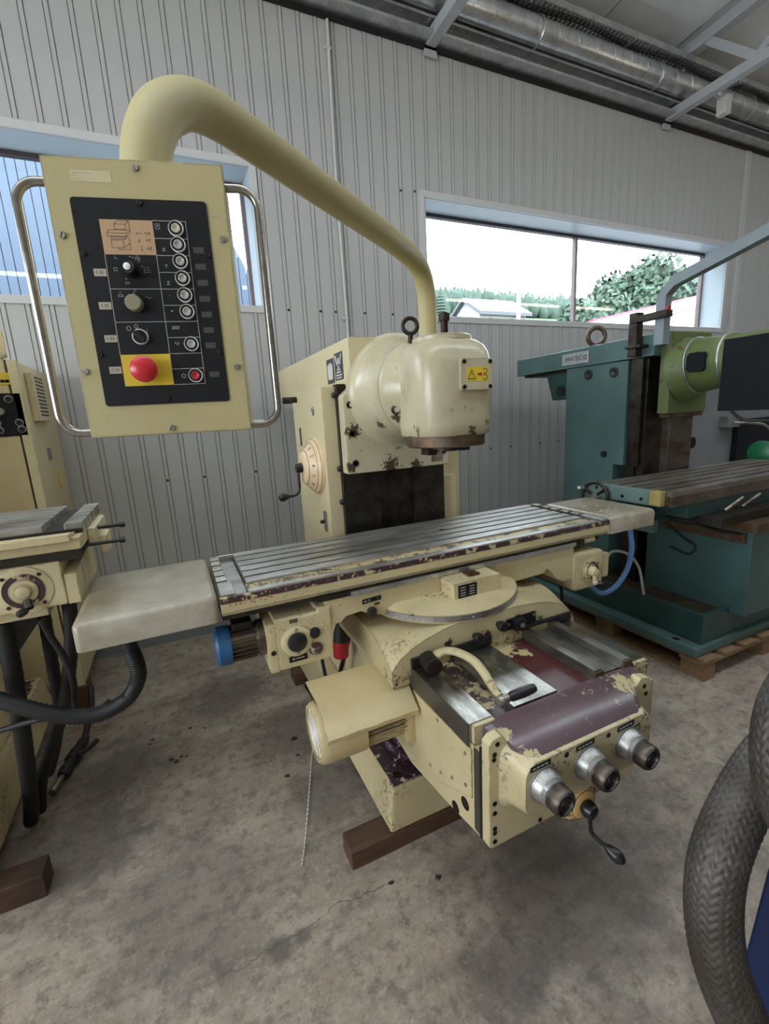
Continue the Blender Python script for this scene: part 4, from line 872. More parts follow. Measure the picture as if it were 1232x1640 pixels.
# control pendant: swinging pipe and panel
pipe = [(1.271, 2.151, 1.90), (1.271, 2.151, 2.10), (1.268, 2.148, 2.20), (1.245, 2.127, 2.272), (1.20, 2.087, 2.322), (1.13, 2.025, 2.345), (1.05, 1.954, 2.350), (.90, 1.82, 2.346), (.654, 1.602, 2.333), (.476, 1.443, 2.322), (.342, 1.323, 2.315), (.25, 1.242, 2.309), (.185, 1.184, 2.303), (.135, 1.140, 2.289), (.095, 1.105, 2.262), (.062, 1.076, 2.224), (.040, 1.056, 2.176), (.028, 1.045, 2.128), (.024, 1.041, 2.08)]
build(G().tube(curve(pipe, 6), [.0475-.0045*min(1, i/108) for i in range(109)], 28), 'pendant_pipe', 'cream_panel', mm, smooth=60)
build(G().cyl((1.271, 2.151, 1.70), (1.271, 2.151, 1.93), .06, n=28).box(1.24, 1.33, 2.14, 2.25, 1.70, 1.90), 'pipe_socket', 'cream', mm, .006)
ang = math.radians(-12.44); ux = Vector((math.cos(ang), math.sin(ang), 0)); uy = Vector((-math.sin(ang), math.cos(ang), 0))
PM = Mx((-.131, 1.002, 2.093), ux, uy, (0, 0, 1))          # panel frame: x right, y into the box, z up, origin at its top left corner
PW, PH, PD = .283, .456, .11
cp = build(G(PM).box(0, PW, 0.004, PD, -PH, 0), 'control_panel', 'cream_panel', mm, .006)
lid = build(G(PM).box(-.002, PW+.002, -.002, .005, -PH-.002, .002), 'panel_lid', 'cream_panel', cp, .002)
def P2(name, mat, poly, d0, d1, bevel=0): return build(G(PM).prism([(u/1000, -v/1000) for u, v in poly], 'y', -d1, -d0), name, mat, cp, bevel)
rp = lambda a, b, c, d, r: rpoly(a, b, c, d, r, 4)
B0 = .002
P2('switch_plate', 'black_panel', rp(33, 250, 59, 402, 6), B0, B0+.002)
Z1 = B0+.002
P2('pictogram_plate', 'pictogram', [(73, 92), (157, 92), (157, 147), (73, 147)], Z1, Z1+.0004)
P2('emergency_plate', 'yellow_plate', [(71, 313), (154, 313), (154, 368), (71, 368)], Z1, Z1+.0005)
def line(u0, v0, u1, v1, t=.45, mat='line_grey', name='grid_line', h=.0003):
    d = Vector((u1-u0, v1-v0)).normalized(); n_ = Vector((-d.y, d.x))*t
    return [(u0-n_.x, v0-n_.y), (u1-n_.x, v1-n_.y), (u1+n_.x, v1+n_.y), (u0+n_.x, v0+n_.y)]
g = G(PM)
def lines(g, L, d0, d1):
    for q in L: g.prism([(u/1000, -v/1000) for u, v in line(*q)], 'y', -d1, -d0)
lines(g, [(157, 92, 212, 92), (212, 92, 210, 368), (210, 368, 154, 368), (157, 92, 154, 368), (73, 147, 71, 313)]+[(156, v, 211, v) for v in (120, 147.5, 175, 202.5, 230, 257.5, 285, 313, 340)]+[(72, v, 156, v) for v in (202.5, 257.5)], Z1, Z1+.0003)
build(g, 'grid_lines', 'line_grey', cp)
# drawing of the machine on the copper plate
g = G(PM)
iso = [(95, 107, 113, 107), (113, 107, 113, 99), (95, 107, 95, 99), (95, 99, 113, 99), (95, 99, 101, 93.5), (113, 99, 119, 93.5), (101, 93.5, 119, 93.5), (119, 93.5, 119, 109), (82, 113, 112, 113), (82, 113, 86, 108), (86, 108, 119, 108), (119, 108, 119, 112), (112, 113, 119, 110), (82, 113, 82, 118), (82, 118, 112, 118), (112, 118, 112, 113), (112, 118, 119, 113), (87, 119, 112, 119), (87, 119, 87, 122), (87, 122, 111, 122), (87, 124, 106, 124), (106, 124, 106, 136), (87, 124, 87, 136), (87, 136, 106, 136), (106, 124, 114, 119), (106, 136, 116, 129), (116, 119, 116, 139), (98, 139, 116, 139), (98, 136, 98, 139),
       (128, 113, 138, 113), (128, 113, 130.5, 111.5), (128, 113, 130.5, 114.5), (130, 127, 134, 122), (130, 127, 130.5, 124), (130, 127, 133, 126), (134, 132, 134, 141), (134, 141, 132.7, 138.5), (134, 141, 135.3, 138.5)]
for q in iso: g.prism([(u/1000, -v/1000) for u, v in line(*q, .28)], 'y', -Z1-.0007, -Z1-.0004)
build(g, 'machine_drawing', 'line_dark', cp)
TM = lambda u, v, d: PM @ Mx((u/1000, -d, -v/1000), (1, 0, 0), (0, 0, 1), (0, -1, 0))
g = G()
for tx, u, v in (('+X', 146.5, 113), ('+Y', 146.5, 124), ('+Z', 146.5, 137)): g.text(tx, .0075, TM(u, v, Z1+.0005), .0002)
build(g, 'axis_letters', 'line_dark', cp)
g = G()
for tx, u, v in (('X', 170, 138), ('Y', 170, 165), ('Z', 169.5, 193), ('-', 169, 213), ('+', 169, 240)): g.text(tx, .0085, TM(u, v, Z1), .0003)
# small white symbols beside the switches
G_ = [(88, 148.5, 88, 153), (88, 153, 92.5, 153), (122, 149, 126, 149), (120, 154, 128, 154), (120, 151.5, 128, 151.5), (120, 151.5, 120, 154), (128, 151.5, 128, 154), (88, 170, 90, 170), (84, 168, 90, 168), (84, 173, 90, 173), (84, 168, 84, 173), (133, 166, 133, 178), (136, 167, 141, 167), (135, 171, 143, 171), (135, 175, 143, 175), (100, 191, 104, 191), (99, 194, 105, 194), (99, 191, 99, 194), (105, 191, 105, 194),
      (86, 208, 90, 208), (84, 212, 92, 212), (84, 215, 92, 215), (84, 212, 84, 215), (92, 212, 92, 215), (93, 219, 97, 217.5), (93, 219, 95, 221), (110, 206, 112, 204.5), (112, 204.5, 114, 206), (132, 218, 137, 217), (129, 214, 131, 217),
      (122, 269, 122, 276), (166, 296, 167.5, 292), (167.5, 292, 169, 296), (169, 296, 170.5, 299), (170.5, 299, 172, 293), (172, 293, 174, 296), (161, 97, 168, 97), (161, 97, 161, 105), (168, 97, 168, 105), (161, 105, 168, 105), (163, 99, 166, 102), (166, 99, 163, 102)]+[(165+i*1.9, 271, 166.2+i*1.9, 265) for i in range(7)]
for q in G_: g2 = g; g.M = PM; g.prism([(u/1000, -v/1000) for u, v in line(*q, .3)], 'y', -Z1-.0003, -Z1); g.M = None
for u, v, r_ in ((92, 268, 3.4), (173.5, 353, 3.4), (105, 265, 3.0)):
    g.torus(PM @ Vector((u/1000, -Z1-.0002, -v/1000)), uy, r_/1000, .0005, 20, 5)
for u, v in ((97.5, 168), (112.5, 150), (117, 151), (130, 165), (101, 186), (110, 209), (126, 157)): g.lathe(PM @ Vector((u/1000, -Z1, -v/1000)), -uy, [(.0011, 0), (.0011, .0003)], 8)
build(g, 'symbol_print', 'line_grey', cp)
def button(u, v, cap):
    c = PM @ Vector((u/1000, -Z1, -v/1000)); build(G().lathe(c, -uy, [(.0128, 0), (.0128, .004), (.0122, .0055), (.0112, .0042), (.0111, .002)], 30, cap=False), 'button_ring', 'ring_white', cp)
    build(G().lathe(c, -uy, [(.0112, 0), (.0112, .0026), (.0075, .0026)], 26), 'button_bezel', 'black_plastic', cp); build(G().lathe(c, -uy, [(.0074, .002), (.0074, .0045), (.0062, .0052), (.0045, .0042), (.0, .0040)], 24), 'button_cap', cap, cp)
for v, m in ((104, 'button_warm'), (130, 'button_clear'), (157, 'button_clear'), (185, 'button_clear'), (213, 'button_clear'), (241, 'button_clear'), (297, 'button_clear'), (353, 'red_plug')): button(195, v, m)
c = PM @ Vector((.111, -Z1, -.172)); build(G().lathe(c, -uy, [(.0125, 0), (.0115, .018), (.0105, .022), (.0085, .0215)], 26), 'key_switch', 'black_plastic', cp); build(G().lathe(c-uy*.0195, -uy, [(.0058, 0), (.0058, .004), (.004, .005)], 18), 'key_barrel', 'ring_white', cp)
c = PM @ Vector((.110, -Z1, -.228)); build(G().lathe(c, -uy, [(.0135, 0), (.0135, .016), (.0122, .0176), (.0, .0176)], 28), 'rotary_knob', 'knob_tan', cp)
c = PM @ Vector((.110, -Z1, -.283)); build(G().lathe(c, -uy, [(.0135, 0), (.0135, .004), (.012, .006), (.0112, .004)], 30, cap=False), 'button_ring', 'ring_white', cp); build(G().lathe(c, -uy, [(.011, 0), (.011, .004)], 26), 'rotary_switch', 'black_plastic', cp)
Rk = Mx(c-uy*.004, ux*math.cos(-.75)+Vector((0, 0, 1))*math.sin(-.75), uy, -ux*math.sin(-.75)+Vector((0, 0, 1))*math.cos(-.75)); build(G(Rk).box(-.013, .0115, -.009, 0, -.0032, .0032), 'switch_handle', 'black_plastic', cp, .0012)
c = PM @ Vector((.112, -Z1, -.341)); build(G().lathe(c, -uy, [(.012, 0), (.012, .014), (.0205, .017), (.0228, .021), (.022, .027), (.017, .0315), (.009, .0335), (.0, .034)], 40), 'emergency_stop', 'red_knob', cp)
for i, (u, v, tx) in enumerate(((61, 176, 'S 81'), (60, 230, 'S 82'), (60, 285, 'S 83'), (59, 339, 'S 50'))):
    P2('paper_tag', 'paper', [(u-10, v-6), (u+10, v-6), (u+10, v+6), (u-10, v+6)], Z1, Z1+.0003); build(G().text(tx, .0075, TM(u, v, Z1+.0004), .0001), 'tag_writing', 'line_dark', cp)
for v in (138, 165, 192, 219, 246, 273, 300, 352): P2('faded_tag', 'tape_grey', [(219, v-5), (237, v-5), (237, v+5), (219, v+5)], Z1, Z1+.0002)
for u, v in ((142, 11), (12, 118), (9, 340), (139, 447), (270, 340), (271, 119)): screw(cp, PM @ Vector((u/1000, -B0, -v/1000)), -uy, .0055, .004)
for u, v in ((141, 65), (40, 146), (38, 312), (139, 393), (241, 312), (243, 146)): screw(cp, PM @ Vector((u/1000, -Z1, -v/1000)), -uy, .0045, .003, 'dark_iron')
P2('paper_sticker', 'label_blank', [(40, 18), (102, 18), (102, 35), (40, 35)], B0, B0+.0003)
g = G(PM); lines(g, [(43, 22, 58, 22), (60, 22, 74, 22), (43, 26, 52, 26), (43, 31, 56, 31)], B0+.0003, B0+.0005); build(g, 'sticker_print', 'paper', cp)
P2('scratch_mark', 'paper', [(258, 78), (270, 79), (270, 82), (258, 82)], B0, B0+.0003)
# chrome grab handles at both sides
def handle(u0, uo, v0, v1):
    s = 1 if uo > u0 else -1; r_ = .035; pts = [(u0, v0)]; 
    a = [(uo-s*r_*(1-math.cos(t)), v0+r_*(1-math.sin(t))) for t in ()]
    for k in range(9): t = math.pi/2*k/8; pts.append((uo-s*r_+s*r_*math.sin(t), v0+r_*(1-math.cos(t))))
    for k in range(9): t = math.pi/2*k/8; pts.append((uo-s*r_+s*r_*math.cos(t), v1-r_*(1-math.sin(t))))
    pts.append((u0, v1)); build(G().tube([PM @ Vector((u, .03, -v)) for u, v in pts], .0075, 14), 'grab_handle', 'chrome', cp, smooth=60)
handle(0, -.060, .024, .447); handle(PW, PW+.056, .022, .449)

# hoses and leads on the machine
build(G().tube(curve([(2.14, 1.60, 1.025), (2.165, 1.605, .95), (2.20, 1.62, .855), (2.20, 1.64, .735), (2.13, 1.65, .645), (2.035, 1.66, .622), (1.955, 1.67, .68), (1.90, 1.70, .76)]), .014, 14), 'coolant_hose', 'hose_blue', mm, smooth=60)
build(G().tube(curve([(1.66, 1.6, .80), (1.655, 1.58, .66), (1.62, 1.6, .5), (1.56, 1.7, .3)]), .008, 8), 'cable', 'cable_black', mm)
build(G().tube(curve([(.14, 1.60, .97), (.12, 1.66, .99), (.16, 1.75, 1.0), (.3, 1.78, .99)]), .007, 8), 'cable', 'cable_black', mm)
build(G().tube(curve([(.46, 1.7, .86), (.455, 1.75, .70), (.50, 1.85, .45), (.56, 1.95, .28)]), .008, 8), 'cable', 'cable_black', mm)

# ------------------------------------------------------------------ loose things around the cream machine
def timber(name, x0, x1, y0, y1, z0, z1, label, mat='wood_dark', group='timber beams under the machines'):
    c = Vector(((x0+x1)/2, (y0+y1)/2, z0)); o = build(G().box(x0, x1, y0, y1, z0, z1), name, mat, None, .006, origin=c); tag(o, label, 'timber', group); return o
timber('timber_beam', .392, 1.50, 1.333, 1.437, 0, .077, 'dark oily timber beam under the front of the cream machine base')
timber('timber_beam', .50, 1.55, 2.62, 2.74, 0, .077, 'dark timber beam under the rear of the cream machine base')
timber('timber_beam', -1.9, -.632, 1.763, 1.86, 0, .095, 'reddish brown timber beam at the left edge of the floor')
timber('timber_beam', -1.5, -.66, 3.03, 3.16, 0, .145, 'dark timber beam under the electrical cabinet')

hc = root('hand_crank', (.79, 1.1, .765), 'loose cream crank with dark socket and black grip lying on the knee guideways', 'crank handle')
build(G().lathe((.706, 1.222, .797), (.12, 1, .05), [(.030, 0), (.031, .004), (.031, .062), (.028, .066)], 26).lathe((.706, 1.219, .797), (-.12, -1, -.05), [(.030, -.004), (.020, -.002), (.018, -.03)], 26, cap=True), 'socket', 'dark_iron', hc, smooth=40)
spine = curve([(.722, 1.258, .812), (.765, 1.262, .822), (.80, 1.232, .826), (.822, 1.165, .822), (.818, 1.10, .812), (.805, 1.04, .802), (.793, .982, .797)], 6)
rings = []
for i, p in enumerate(spine):
    t = (spine[min(i+1, len(spine)-1)]-spine[max(i-1, 0)]).normalized(); s = t.cross(Vector((0, 0, 1))).normalized(); w = .021-.008*i/len(spine); h = .013
    rings.append([p+s*(w*math.cos(a))+Vector((0, 0, 1))*(h*math.sin(a)) for a in [2*math.pi*k/12 for k in range(12)]])
build(G().loft(rings), 'arm', 'cream_worn', hc, smooth=60)
build(G().lathe((.788, .972, .797), (1, -.05, .05), [(.014, -.012), (.016, .0), (.0135, .004), (.0135, .022), (.010, .024)], 18), 'ferrule', 'zinc_screw', hc)
build(G().lathe((.812, .971, .798), (1, -.05, .05), [(.010, 0), (.015, .012), (.0165, .05), (.015, .085), (.012, .098), (.004, .102)], 20), 'grip', 'black_plastic', hc)

pp = root('power_plug', (.60, 1.9, .54), 'red and black power plug hanging behind the gearbox on its lead', 'plug')
d = Vector((-.06, 0, -1)); a = Vector((.602, 1.9, .735))
build(G().lathe(a, d, [(.012, 0), (.016, .02), (.026, .045), (.034, .075), (.036, .115)], 24), 'plug_body', 'black_rubber', pp); build(G().lathe(a+d.normalized()*.115, d, [(.037, 0), (.038, .03), (.035, .08), (.030, .082), (.028, .07)], 24), 'plug_shell', 'red_plug', pp)
build(G().tube(curve([a, (.61, 1.9, .80), (.64, 1.92, .85), (.70, 1.95, .87)]), .010, 10), 'lead', 'cable_black', pp)
build(G().tube(curve([(.66, 1.94, .74), (.645, 1.92, .64), (.625, 1.92, .56), (.60, 1.94, .46), (.60, 2.0, .36)]), .011, 10), 'flexible_pipe', 'dark_iron', pp)

fh = root('corrugated_hose', (-.24, 1.75, .66), 'black corrugated conduit looping from the left swarf tray towards the left machine', 'hose')
hp_ = curve([(-.232, 1.75, 1.013), (-.235, 1.75, .90), (-.224, 1.75, .83), (-.226, 1.75, .765), (-.27, 1.752, .696), (-.353, 1.758, .662), (-.44, 1.765, .672), (-.535, 1.775, .72), (-.65, 1.80, .79), (-.80, 1.85, .86)], 14)
build(G().tube(hp_, [.0265+(.0016 if i % 2 else -.0016) for i in range(len(hp_))], 16), 'hose_wall', 'black_rubber', fh, smooth=60)
build(G().lathe((-.232, 1.75, 1.016), (0, 0, -1), [(.034, 0), (.034, .02), (.030, .028)], 20), 'hose_gland', 'black_plastic', fh)

wc = root('white_cord', (.3, 1.7, 0), 'thin twisted white cord lying on the concrete below the motor', 'cord')
path = curve([(.45, 2.05, .004), (.407, 1.936, .004), (.36, 1.80, .004), (.314, 1.669, .004), (.268, 1.54, .004), (.228, 1.44, .004)], 24)
build(G().tube(path, [.0022+.0016*(1 if (i//2) % 2 else -.6) for i in range(len(path))], 7), 'strand', 'white_cord', wc)
rn = random.Random(9)
for x, y, s in ((-.31, 2.515, .012), (-.219, 2.30, .014), (-.196, 2.273, .016), (-.175, 2.30, .010), (.28, 1.91, .016), (.369, 2.147, .02), (-.324, 2.484, .010), (-.122, 2.519, .012), (-.15, 2.29, .010), (.36, 2.02, .013), (-.05, 2.48, .009), (.66, 1.17, .014), (.50, 1.23, .012)):
    n = 7; ring = [(x+s*rn.uniform(.6, 1.1)*math.cos(2*math.pi*i/n), y+s*rn.uniform(.6, 1.1)*math.sin(2*math.pi*i/n)*.8) for i in range(n)]
    o = build(G().loft([[(px, py, 0.0) for px, py in ring], [(x+(px-x)*.7, y+(py-y)*.7, s*.35) for px, py in ring]]), 'floor_crumb', 'debris', None, origin=(x, y, 0)); tag(o, 'small dark crumb of dirt lying on the concrete floor', 'debris', 'dirt crumbs on the floor')

# ------------------------------------------------------------------ left machine (cut by the frame)
lm = root('milling_machine', (-1.2, 2.1, .095), 'cream milling machine at the left edge with its table end and round dial in view', 'milling machine')
lb = build(G().loft([[(-2.0, 1.76, .095), (-.80, 1.76, .095), (-.82, 3.0, .095), (-2.0, 3.0, .095)], [(-2.0, 1.80, .30), (-.83, 1.80, .30), (-.85, 2.98, .30), (-2.0, 2.98, .30)]]), 'base', 'cream_worn', lm, .01)
build(G().box(-1.95, -.87, 1.84, 2.95, .298, .302), 'plinth_top', 'primer_base', lb)
build(G().box(-1.75, -.86, 2.0, 2.75, .302, 1.0), 'knee', 'cream', lm, .01)
build(G().box(-1.6, -.60, 1.86, 2.4, .88, 1.075), 'saddle', 'dark_iron', lm, .01)
build(G().box(-.68, -.455, 1.80, 2.2, 1.045, 1.09), 'saddle_cover', 'cream_clean', lm, .004)
lc = build(G().box(-1.5, -.386, 1.75, 2.2, 1.088, 1.238), 'feed_gearbox', 'cream_clean', lm, .006)
build(G().prism([(1.755, 1.085), (2.12, 1.085), (2.12, 1.225), (1.755, 1.19)], 'x', -.386, -.348), 'gearbox_cover', 'cream_clean', lc, .004)
build(G().box(-.349, -.3475, 1.86, 1.875, 1.12, 1.19), 'cover_label', 'dial_aluminium', lc)
c = Vector((-.494, 1.75, 1.158)); ld = build(G().lathe(c, (0, -1, 0), [(.080, 0), (.080, .002), (.078, .003)], 44), 'dial_plate', 'cream_clean', lm)
build(G().lathe(c, (0, -1, 0), [(.057, .002), (.057, .006), (.038, .006)], 40), 'dial_band', 'primer_dark', ld); build(G().lathe(c, (0, -1, 0), [(.040, .004), (.040, .009), (.022, .010), (.021, .022), (.010, .026), (.0, .026)], 32), 'dial_hub', 'cream_worn', ld)
build(G().tube([c+Vector((.005, -.012, -.03)), c+Vector((.012, -.03, -.052))], .012, 10), 'crank_arm', 'dark_iron', ld); build(G().lathe(c+Vector((.005, -.03, -.055)), (-.5, -.7, -.1), [(.008, 0), (.012, .01), (.012, .028), (.006, .034)], 14), 'crank_grip', 'black_plastic', ld)
for a in (45, 135, 225, 315): build(G().lathe(c+Vector((.068*math.cos(math.radians(a)), -.003, .068*math.sin(math.radians(a)))), (0, -1, 0), [(.006, 0), (.006, .002)], 12), 'plate_screw', 'dark_iron', ld)
lcol = build(G().box(-1.85, -1.25, 2.40, 3.0, .30, 1.95), 'column', 'cream', lm, .01)
build(G().box(-1.80, -1.30, 2.34, 2.41, .30, 1.95), 'guideway', 'column_way', lcol, .004)
build(G().lathe((-1.55, 2.36, 1.9), (0, -1, 0), [(.24, 0), (.22, .15), (.20, .2), (.18, .45)], 40), 'spindle_head', 'cream_head', lm)
# table end
lt = build(G().box(-1.9, -.312, 1.72, 2.26, 1.275, 1.315), 'table', 'cream', lm, .004)
build(G().box(-1.9, -.33, 1.76, 2.25, 1.235, 1.278), 'table_underside', 'dark_iron', lt)
build(G().box(-1.9, -.335, 1.70, 1.745, 1.306, 1.330), 'front_rim', 'fascia', lt, .004)
build(G().box(-1.9, -.335, 1.745, 1.80, 1.312, 1.322), 'chip_gutter', 'gutter_speckle', lt); build(G().box(-1.9, -.315, 1.79, 2.25, 1.312, 1.33), 'slot_bed', 'slot_dark', lt)
for i in range(6):
    a = 1.80+i*.0755
    build(G().box(-1.9, -.425, a, a+.057, 1.318, 1.352), 'table_land', 'table_steel', lt, .002); build(G().box(-.365, -.312, a, a+.057, 1.312, 1.350), 'end_land', 'zinc_screw', lt, .003)
build(G().box(-.425, -.365, 1.76, 2.25, 1.315, 1.324), 'cross_channel', 'rusty_steel', lt)
eb = build(G().box(-.312, -.285, 1.85, 2.12, 1.25, 1.315), 'end_bracket', 'cream_clean', lm, .005)
build(G().box(-.29, -.262, 1.90, 2.02, 1.205, 1.275), 'clamp_block', 'cream_clean', eb, .008)
for y, z in ((1.90, 1.305), (1.83, 1.262)):
    build(G().cyl((-.31, y, z), (-.215, y, z), .0065, n=12).cyl((-.215, y, z), (-.198, y, z), .0105, n=14), 'end_bolt', 'black_plastic', eb)
# hanging hoses of the left machine
def hose(label, pts, r, corr=0):
    P = curve(pts, 10); o = build(G().tube(P, [r+(corr if i % 2 else 0) for i in range(len(P))], 12), 'black_hose', 'black_rubber', None, smooth=60, origin=P[0]); tag(o, label, 'hose', 'black hoses below the left machine'); return o
hose('thick black hose hanging beside the tray end of the left machine', [(-.405, 1.86, 1.085), (-.42, 1.87, .95), (-.46, 1.9, .78), (-.53, 1.98, .58), (-.62, 2.08, .38), (-.70, 2.16, .2), (-.74, 2.2, .035)], .022, .0015)
hose('thin black cable curving down below the round dial of the left machine', [(-.475, 1.78, 1.04), (-.462, 1.79, .97), (-.440, 1.80, .88), (-.435, 1.82, .78), (-.46, 1.88, .65)], .011)
hose('thick black hose at the left edge hanging straight down', [(-.60, 1.86, 1.03), (-.61, 1.87, .85), (-.64, 1.92, .62), (-.68, 2.0, .40), (-.72, 2.08, .2), (-.76, 2.14, .04)], .027, .0015)
hose('thick black hose hanging between the other two hoses of the left machine', [(-.515, 1.98, 1.03), (-.525, 1.98, .8), (-.54, 2.0, .6), (-.60, 2.08, .4), (-.68, 2.2, .2)], .020, .0015)
hose('thin dark cable crossing low behind the looping conduit', [(-.70, 1.90, .62), (-.56, 1.84, .655), (-.45, 1.83, .64), (-.40, 1.83, .625), (-.34, 1.83, .66)], .010)
# valve and fittings on the floor
vf = root('pipe_fitting', (-.66, 2.5, 0), 'dirty black valve with brass ends lying on the floor by the left machine', 'pipe fitting')
A = Vector((-.715, 2.29, .035)); B = Vector((-.60, 2.78, .05)); dd = (B-A).normalized()
build(G().lathe(A+dd*.10, dd, [(.022, 0), (.03, .02), (.03, .05), (.024, .06), (.024, .09), (.034, .10), (.034, .16), (.026, .17), (.026, .24), (.016, .25)], 14), 'valve_body', 'black_rubber', vf)
build(G().lathe(A, dd, [(.018, 0), (.02, .01), (.02, .03), (.014, .035), (.014, .10)], 10), 'brass_end', 'brown_steel', vf); build(G().lathe(A+dd*.10, dd, [(.024, 0), (.024, .018)], 6), 'hex_collar', 'brown_steel', vf); build(G().lathe(A+dd*.34, dd, [(.022, 0), (.022, .03)], 6), 'hex_collar', 'brown_steel', vf)
build(G().tube(curve([A+dd*.20+Vector((.03, 0, .02)), A+dd*.24+Vector((.07, 0, .02)), A+dd*.26+Vector((.09, .02, .02))]), .012, 8), 'side_outlet', 'black_rubber', vf)
build(G().tube(curve([A+dd*.33, (-.63, 2.72, .06), (-.59, 2.82, .09), (-.52, 2.86, .06), (-.46, 2.86, .03)]), .008, 8).tube(curve([A+dd*.34, (-.62, 2.70, .09), (-.60, 2.75, .16), (-.60, 2.82, .24)]), .016, 8), 'lead', 'black_rubber', vf)

# ------------------------------------------------------------------ electrical cabinet
cb = root('electrical_cabinet', (-1.0, 3.3, .145), 'tall cream electrical cabinet against the wall at the left edge', 'cabinet')
cx = -.673; cy = 3.05
cbd = build(G().box(-1.5, cx, cy+.03, 3.70, .147, 2.02), 'body', 'cream_clean', cb, .006)
build(G().box(-1.5, cx-.055, cy, cy+.032, .19, 2.045), 'door', 'cream_motor', cb, .005)
build(G().box(cx-.053, cx-.047, cy+.01, cy+.03, .19, 2.03), 'door_gap', 'line_dark', cb)
build(G().box(cx-.046, cx, cy-.004, cy+.032, .147, 2.03), 'front_post', 'cream_clean', cb, .004)
# lifting lug with its round hole
n = 24; hole = [(-.775+.034*math.cos(2*math.pi*i/n), 2.105+.034*math.sin(2*math.pi*i/n)) for i in range(n)]; ou = []
for i in range(n):
    a = 2*math.pi*i/n; q, s = math.cos(a), math.sin(a); k = .068/max(abs(q), abs(s)); ou.append((-.775+q*k, 2.105+s*k))
build(G().loft([[(x, cy-.006, z) for x, z in hole], [(x, cy-.006, z) for x, z in ou], [(x, cy-.001, z) for x, z in ou], [(x, cy-.001, z) for x, z in hole], [(x, cy-.006, z) for x, z in hole]], cap=False), 'lifting_lug', 'cream_motor', cb)
build(G().lathe((-.722, cy-.006, 2.05), (0, -1, 0), [(.010, 0), (.010, .004)], 12), 'lug_bolt', 'zinc_screw', cb)
pn = build(G().box(-1.1, -.687, cy-.004, cy, 1.642, 1.862), 'control_plate', 'black_panel', cb, .002)
build(G().box(-1.0, -.712, cy-.003, cy, 1.905, 1.965), 'type_plate', 'yellow_plate', cb); g = G()
for a, b in ((-.80, -.775), (-.765, -.745), (-.735, -.72), (-.80, -.76), (-.752, -.725)): g.box(a, b, cy-.0034, cy-.003, 1.915 if a != -.80 else 1.94, 1.93 if a != -.80 else 1.955)
build(g, 'plate_print', 'line_dark', cb)
for u, w in ((-.73, 1.832), (-.705, 1.71), (-.70, 1.675), (-.80, 1.71), (-.795, 1.675), (-.83, 1.83)):
    build(G().lathe((u-.01, cy-.004, w), (0, -1, 0), [(.019, 0), (.019, .006), (.015, .007), (.014, .004)], 20, cap=False), 'button_ring', 'dial_aluminium', pn); build(G().lathe((u-.01, cy-.004, w), (0, -1, 0), [(.014, 0), (.013, .008)], 18), 'button_cap', 'black_plastic', pn)
build(G().lathe((-.785, cy-.004, 1.77), (0, -1, 0), [(.02, 0), (.018, .02)], 16), 'rotary_knob', 'knob_tan', pn)
# louvred box and stickers on the side
lv = build(G().box(cx, cx+.03, 3.14, 3.42, 1.715, 1.975), 'vent_box', 'cream_clean', cb, .004)
s0 = build(G().box(cx+.03, cx+.0312, 3.20, 3.38, 1.745, 1.755), 'vent_slot', 'tape_grey', lv)
for k in range(1, 11): share(s0, 'vent_slot', (0, 0, .0205*k), lv)
build(G().box(cx, cx+.001, 3.30, 3.40, 1.49, 1.56), 'grey_sticker', 'grey_machine', cb); build(G().box(cx, cx+.001, 3.42, 3.50, 1.30, 1.43), 'warning_sticker', 'sign_yellow', cb)
build(G().prism([(3.43, 1.31), (3.49, 1.31), (3.46, 1.42)], 'x', cx+.001, cx+.0015), 'sticker_print', 'line_dark', cb); build(G().prism([(3.438, 1.315), (3.482, 1.315), (3.46, 1.405)], 'x', cx+.0015, cx+.002), 'sticker_print', 'sign_yellow', cb)

# ------------------------------------------------------------------ green machine on its pallet
pa = root('wooden_pallet', (3.3, 1.9, 0), 'weathered wooden pallet under the green milling machine', 'pallet')
for i in range(3):
    for j in range(3):
        x = 2.66+i*.60; y = 1.44+j*.62; build(G().box(x, x+.10, y, y+.145, .022, .10), 'pallet_block', 'wood_pallet', pa, .004)
for i in range(3): x = 2.66+i*.60; build(G().box(x, x+.10, 1.44, 2.83, 0, .022), 'bottom_board', 'wood_pallet', pa, .002)
for j in range(3): y = 1.44+j*.62; build(G().box(2.64, 3.98, y, y+.145, .10, .122), 'stringer_board', 'wood_pallet', pa, .002)
for i in range(7): x = 2.64+i*.195; build(G().box(x, x+.13, 1.43, 2.84, .122, .143), 'deck_board', 'wood_pallet', pa, .002)

gm = root('milling_machine', (3.2, 2.2, .144), 'teal green milling machine standing on the pallet at the right', 'milling machine')
gb_ = build(G().box(2.618, 4.05, 1.476, 3.0, .144, .20), 'base', 'teal', gm, .008)
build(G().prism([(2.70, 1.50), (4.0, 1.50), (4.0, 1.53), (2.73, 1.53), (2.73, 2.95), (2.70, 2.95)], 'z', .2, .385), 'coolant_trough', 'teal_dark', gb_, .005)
build(G().box(2.73, 4.0, 1.53, 2.92, .20, .355), 'trough_floor', 'rusty_steel', gb_)
build(G().lathe((2.655, 1.62, .2), (0, 0, 1), [(.02, 0), (.02, .001)], 16), 'bolt_hole', 'slot_dark', gb_)
gc = build(G().prism([(2.79, .355), (2.79, 1.92), (2.246, 1.92), (2.246, 1.20), (2.33, 1.20), (2.33, .355)], 'x', 2.90, 3.38), 'column', 'teal', gm, .006)
build(G().box(2.935, 3.11, 2.12, 2.246, .355, 1.92), 'guideway', 'column_way', gc, .003); build(G().box(3.11, 3.36, 2.065, 2.246, .355, 1.92), 'guideway', 'brown_steel', gc, .003)
build(G().box(3.36, 3.40, 2.10, 2.3, .355, 1.9), 'way_cover', 'yellow_green', gc, .003)
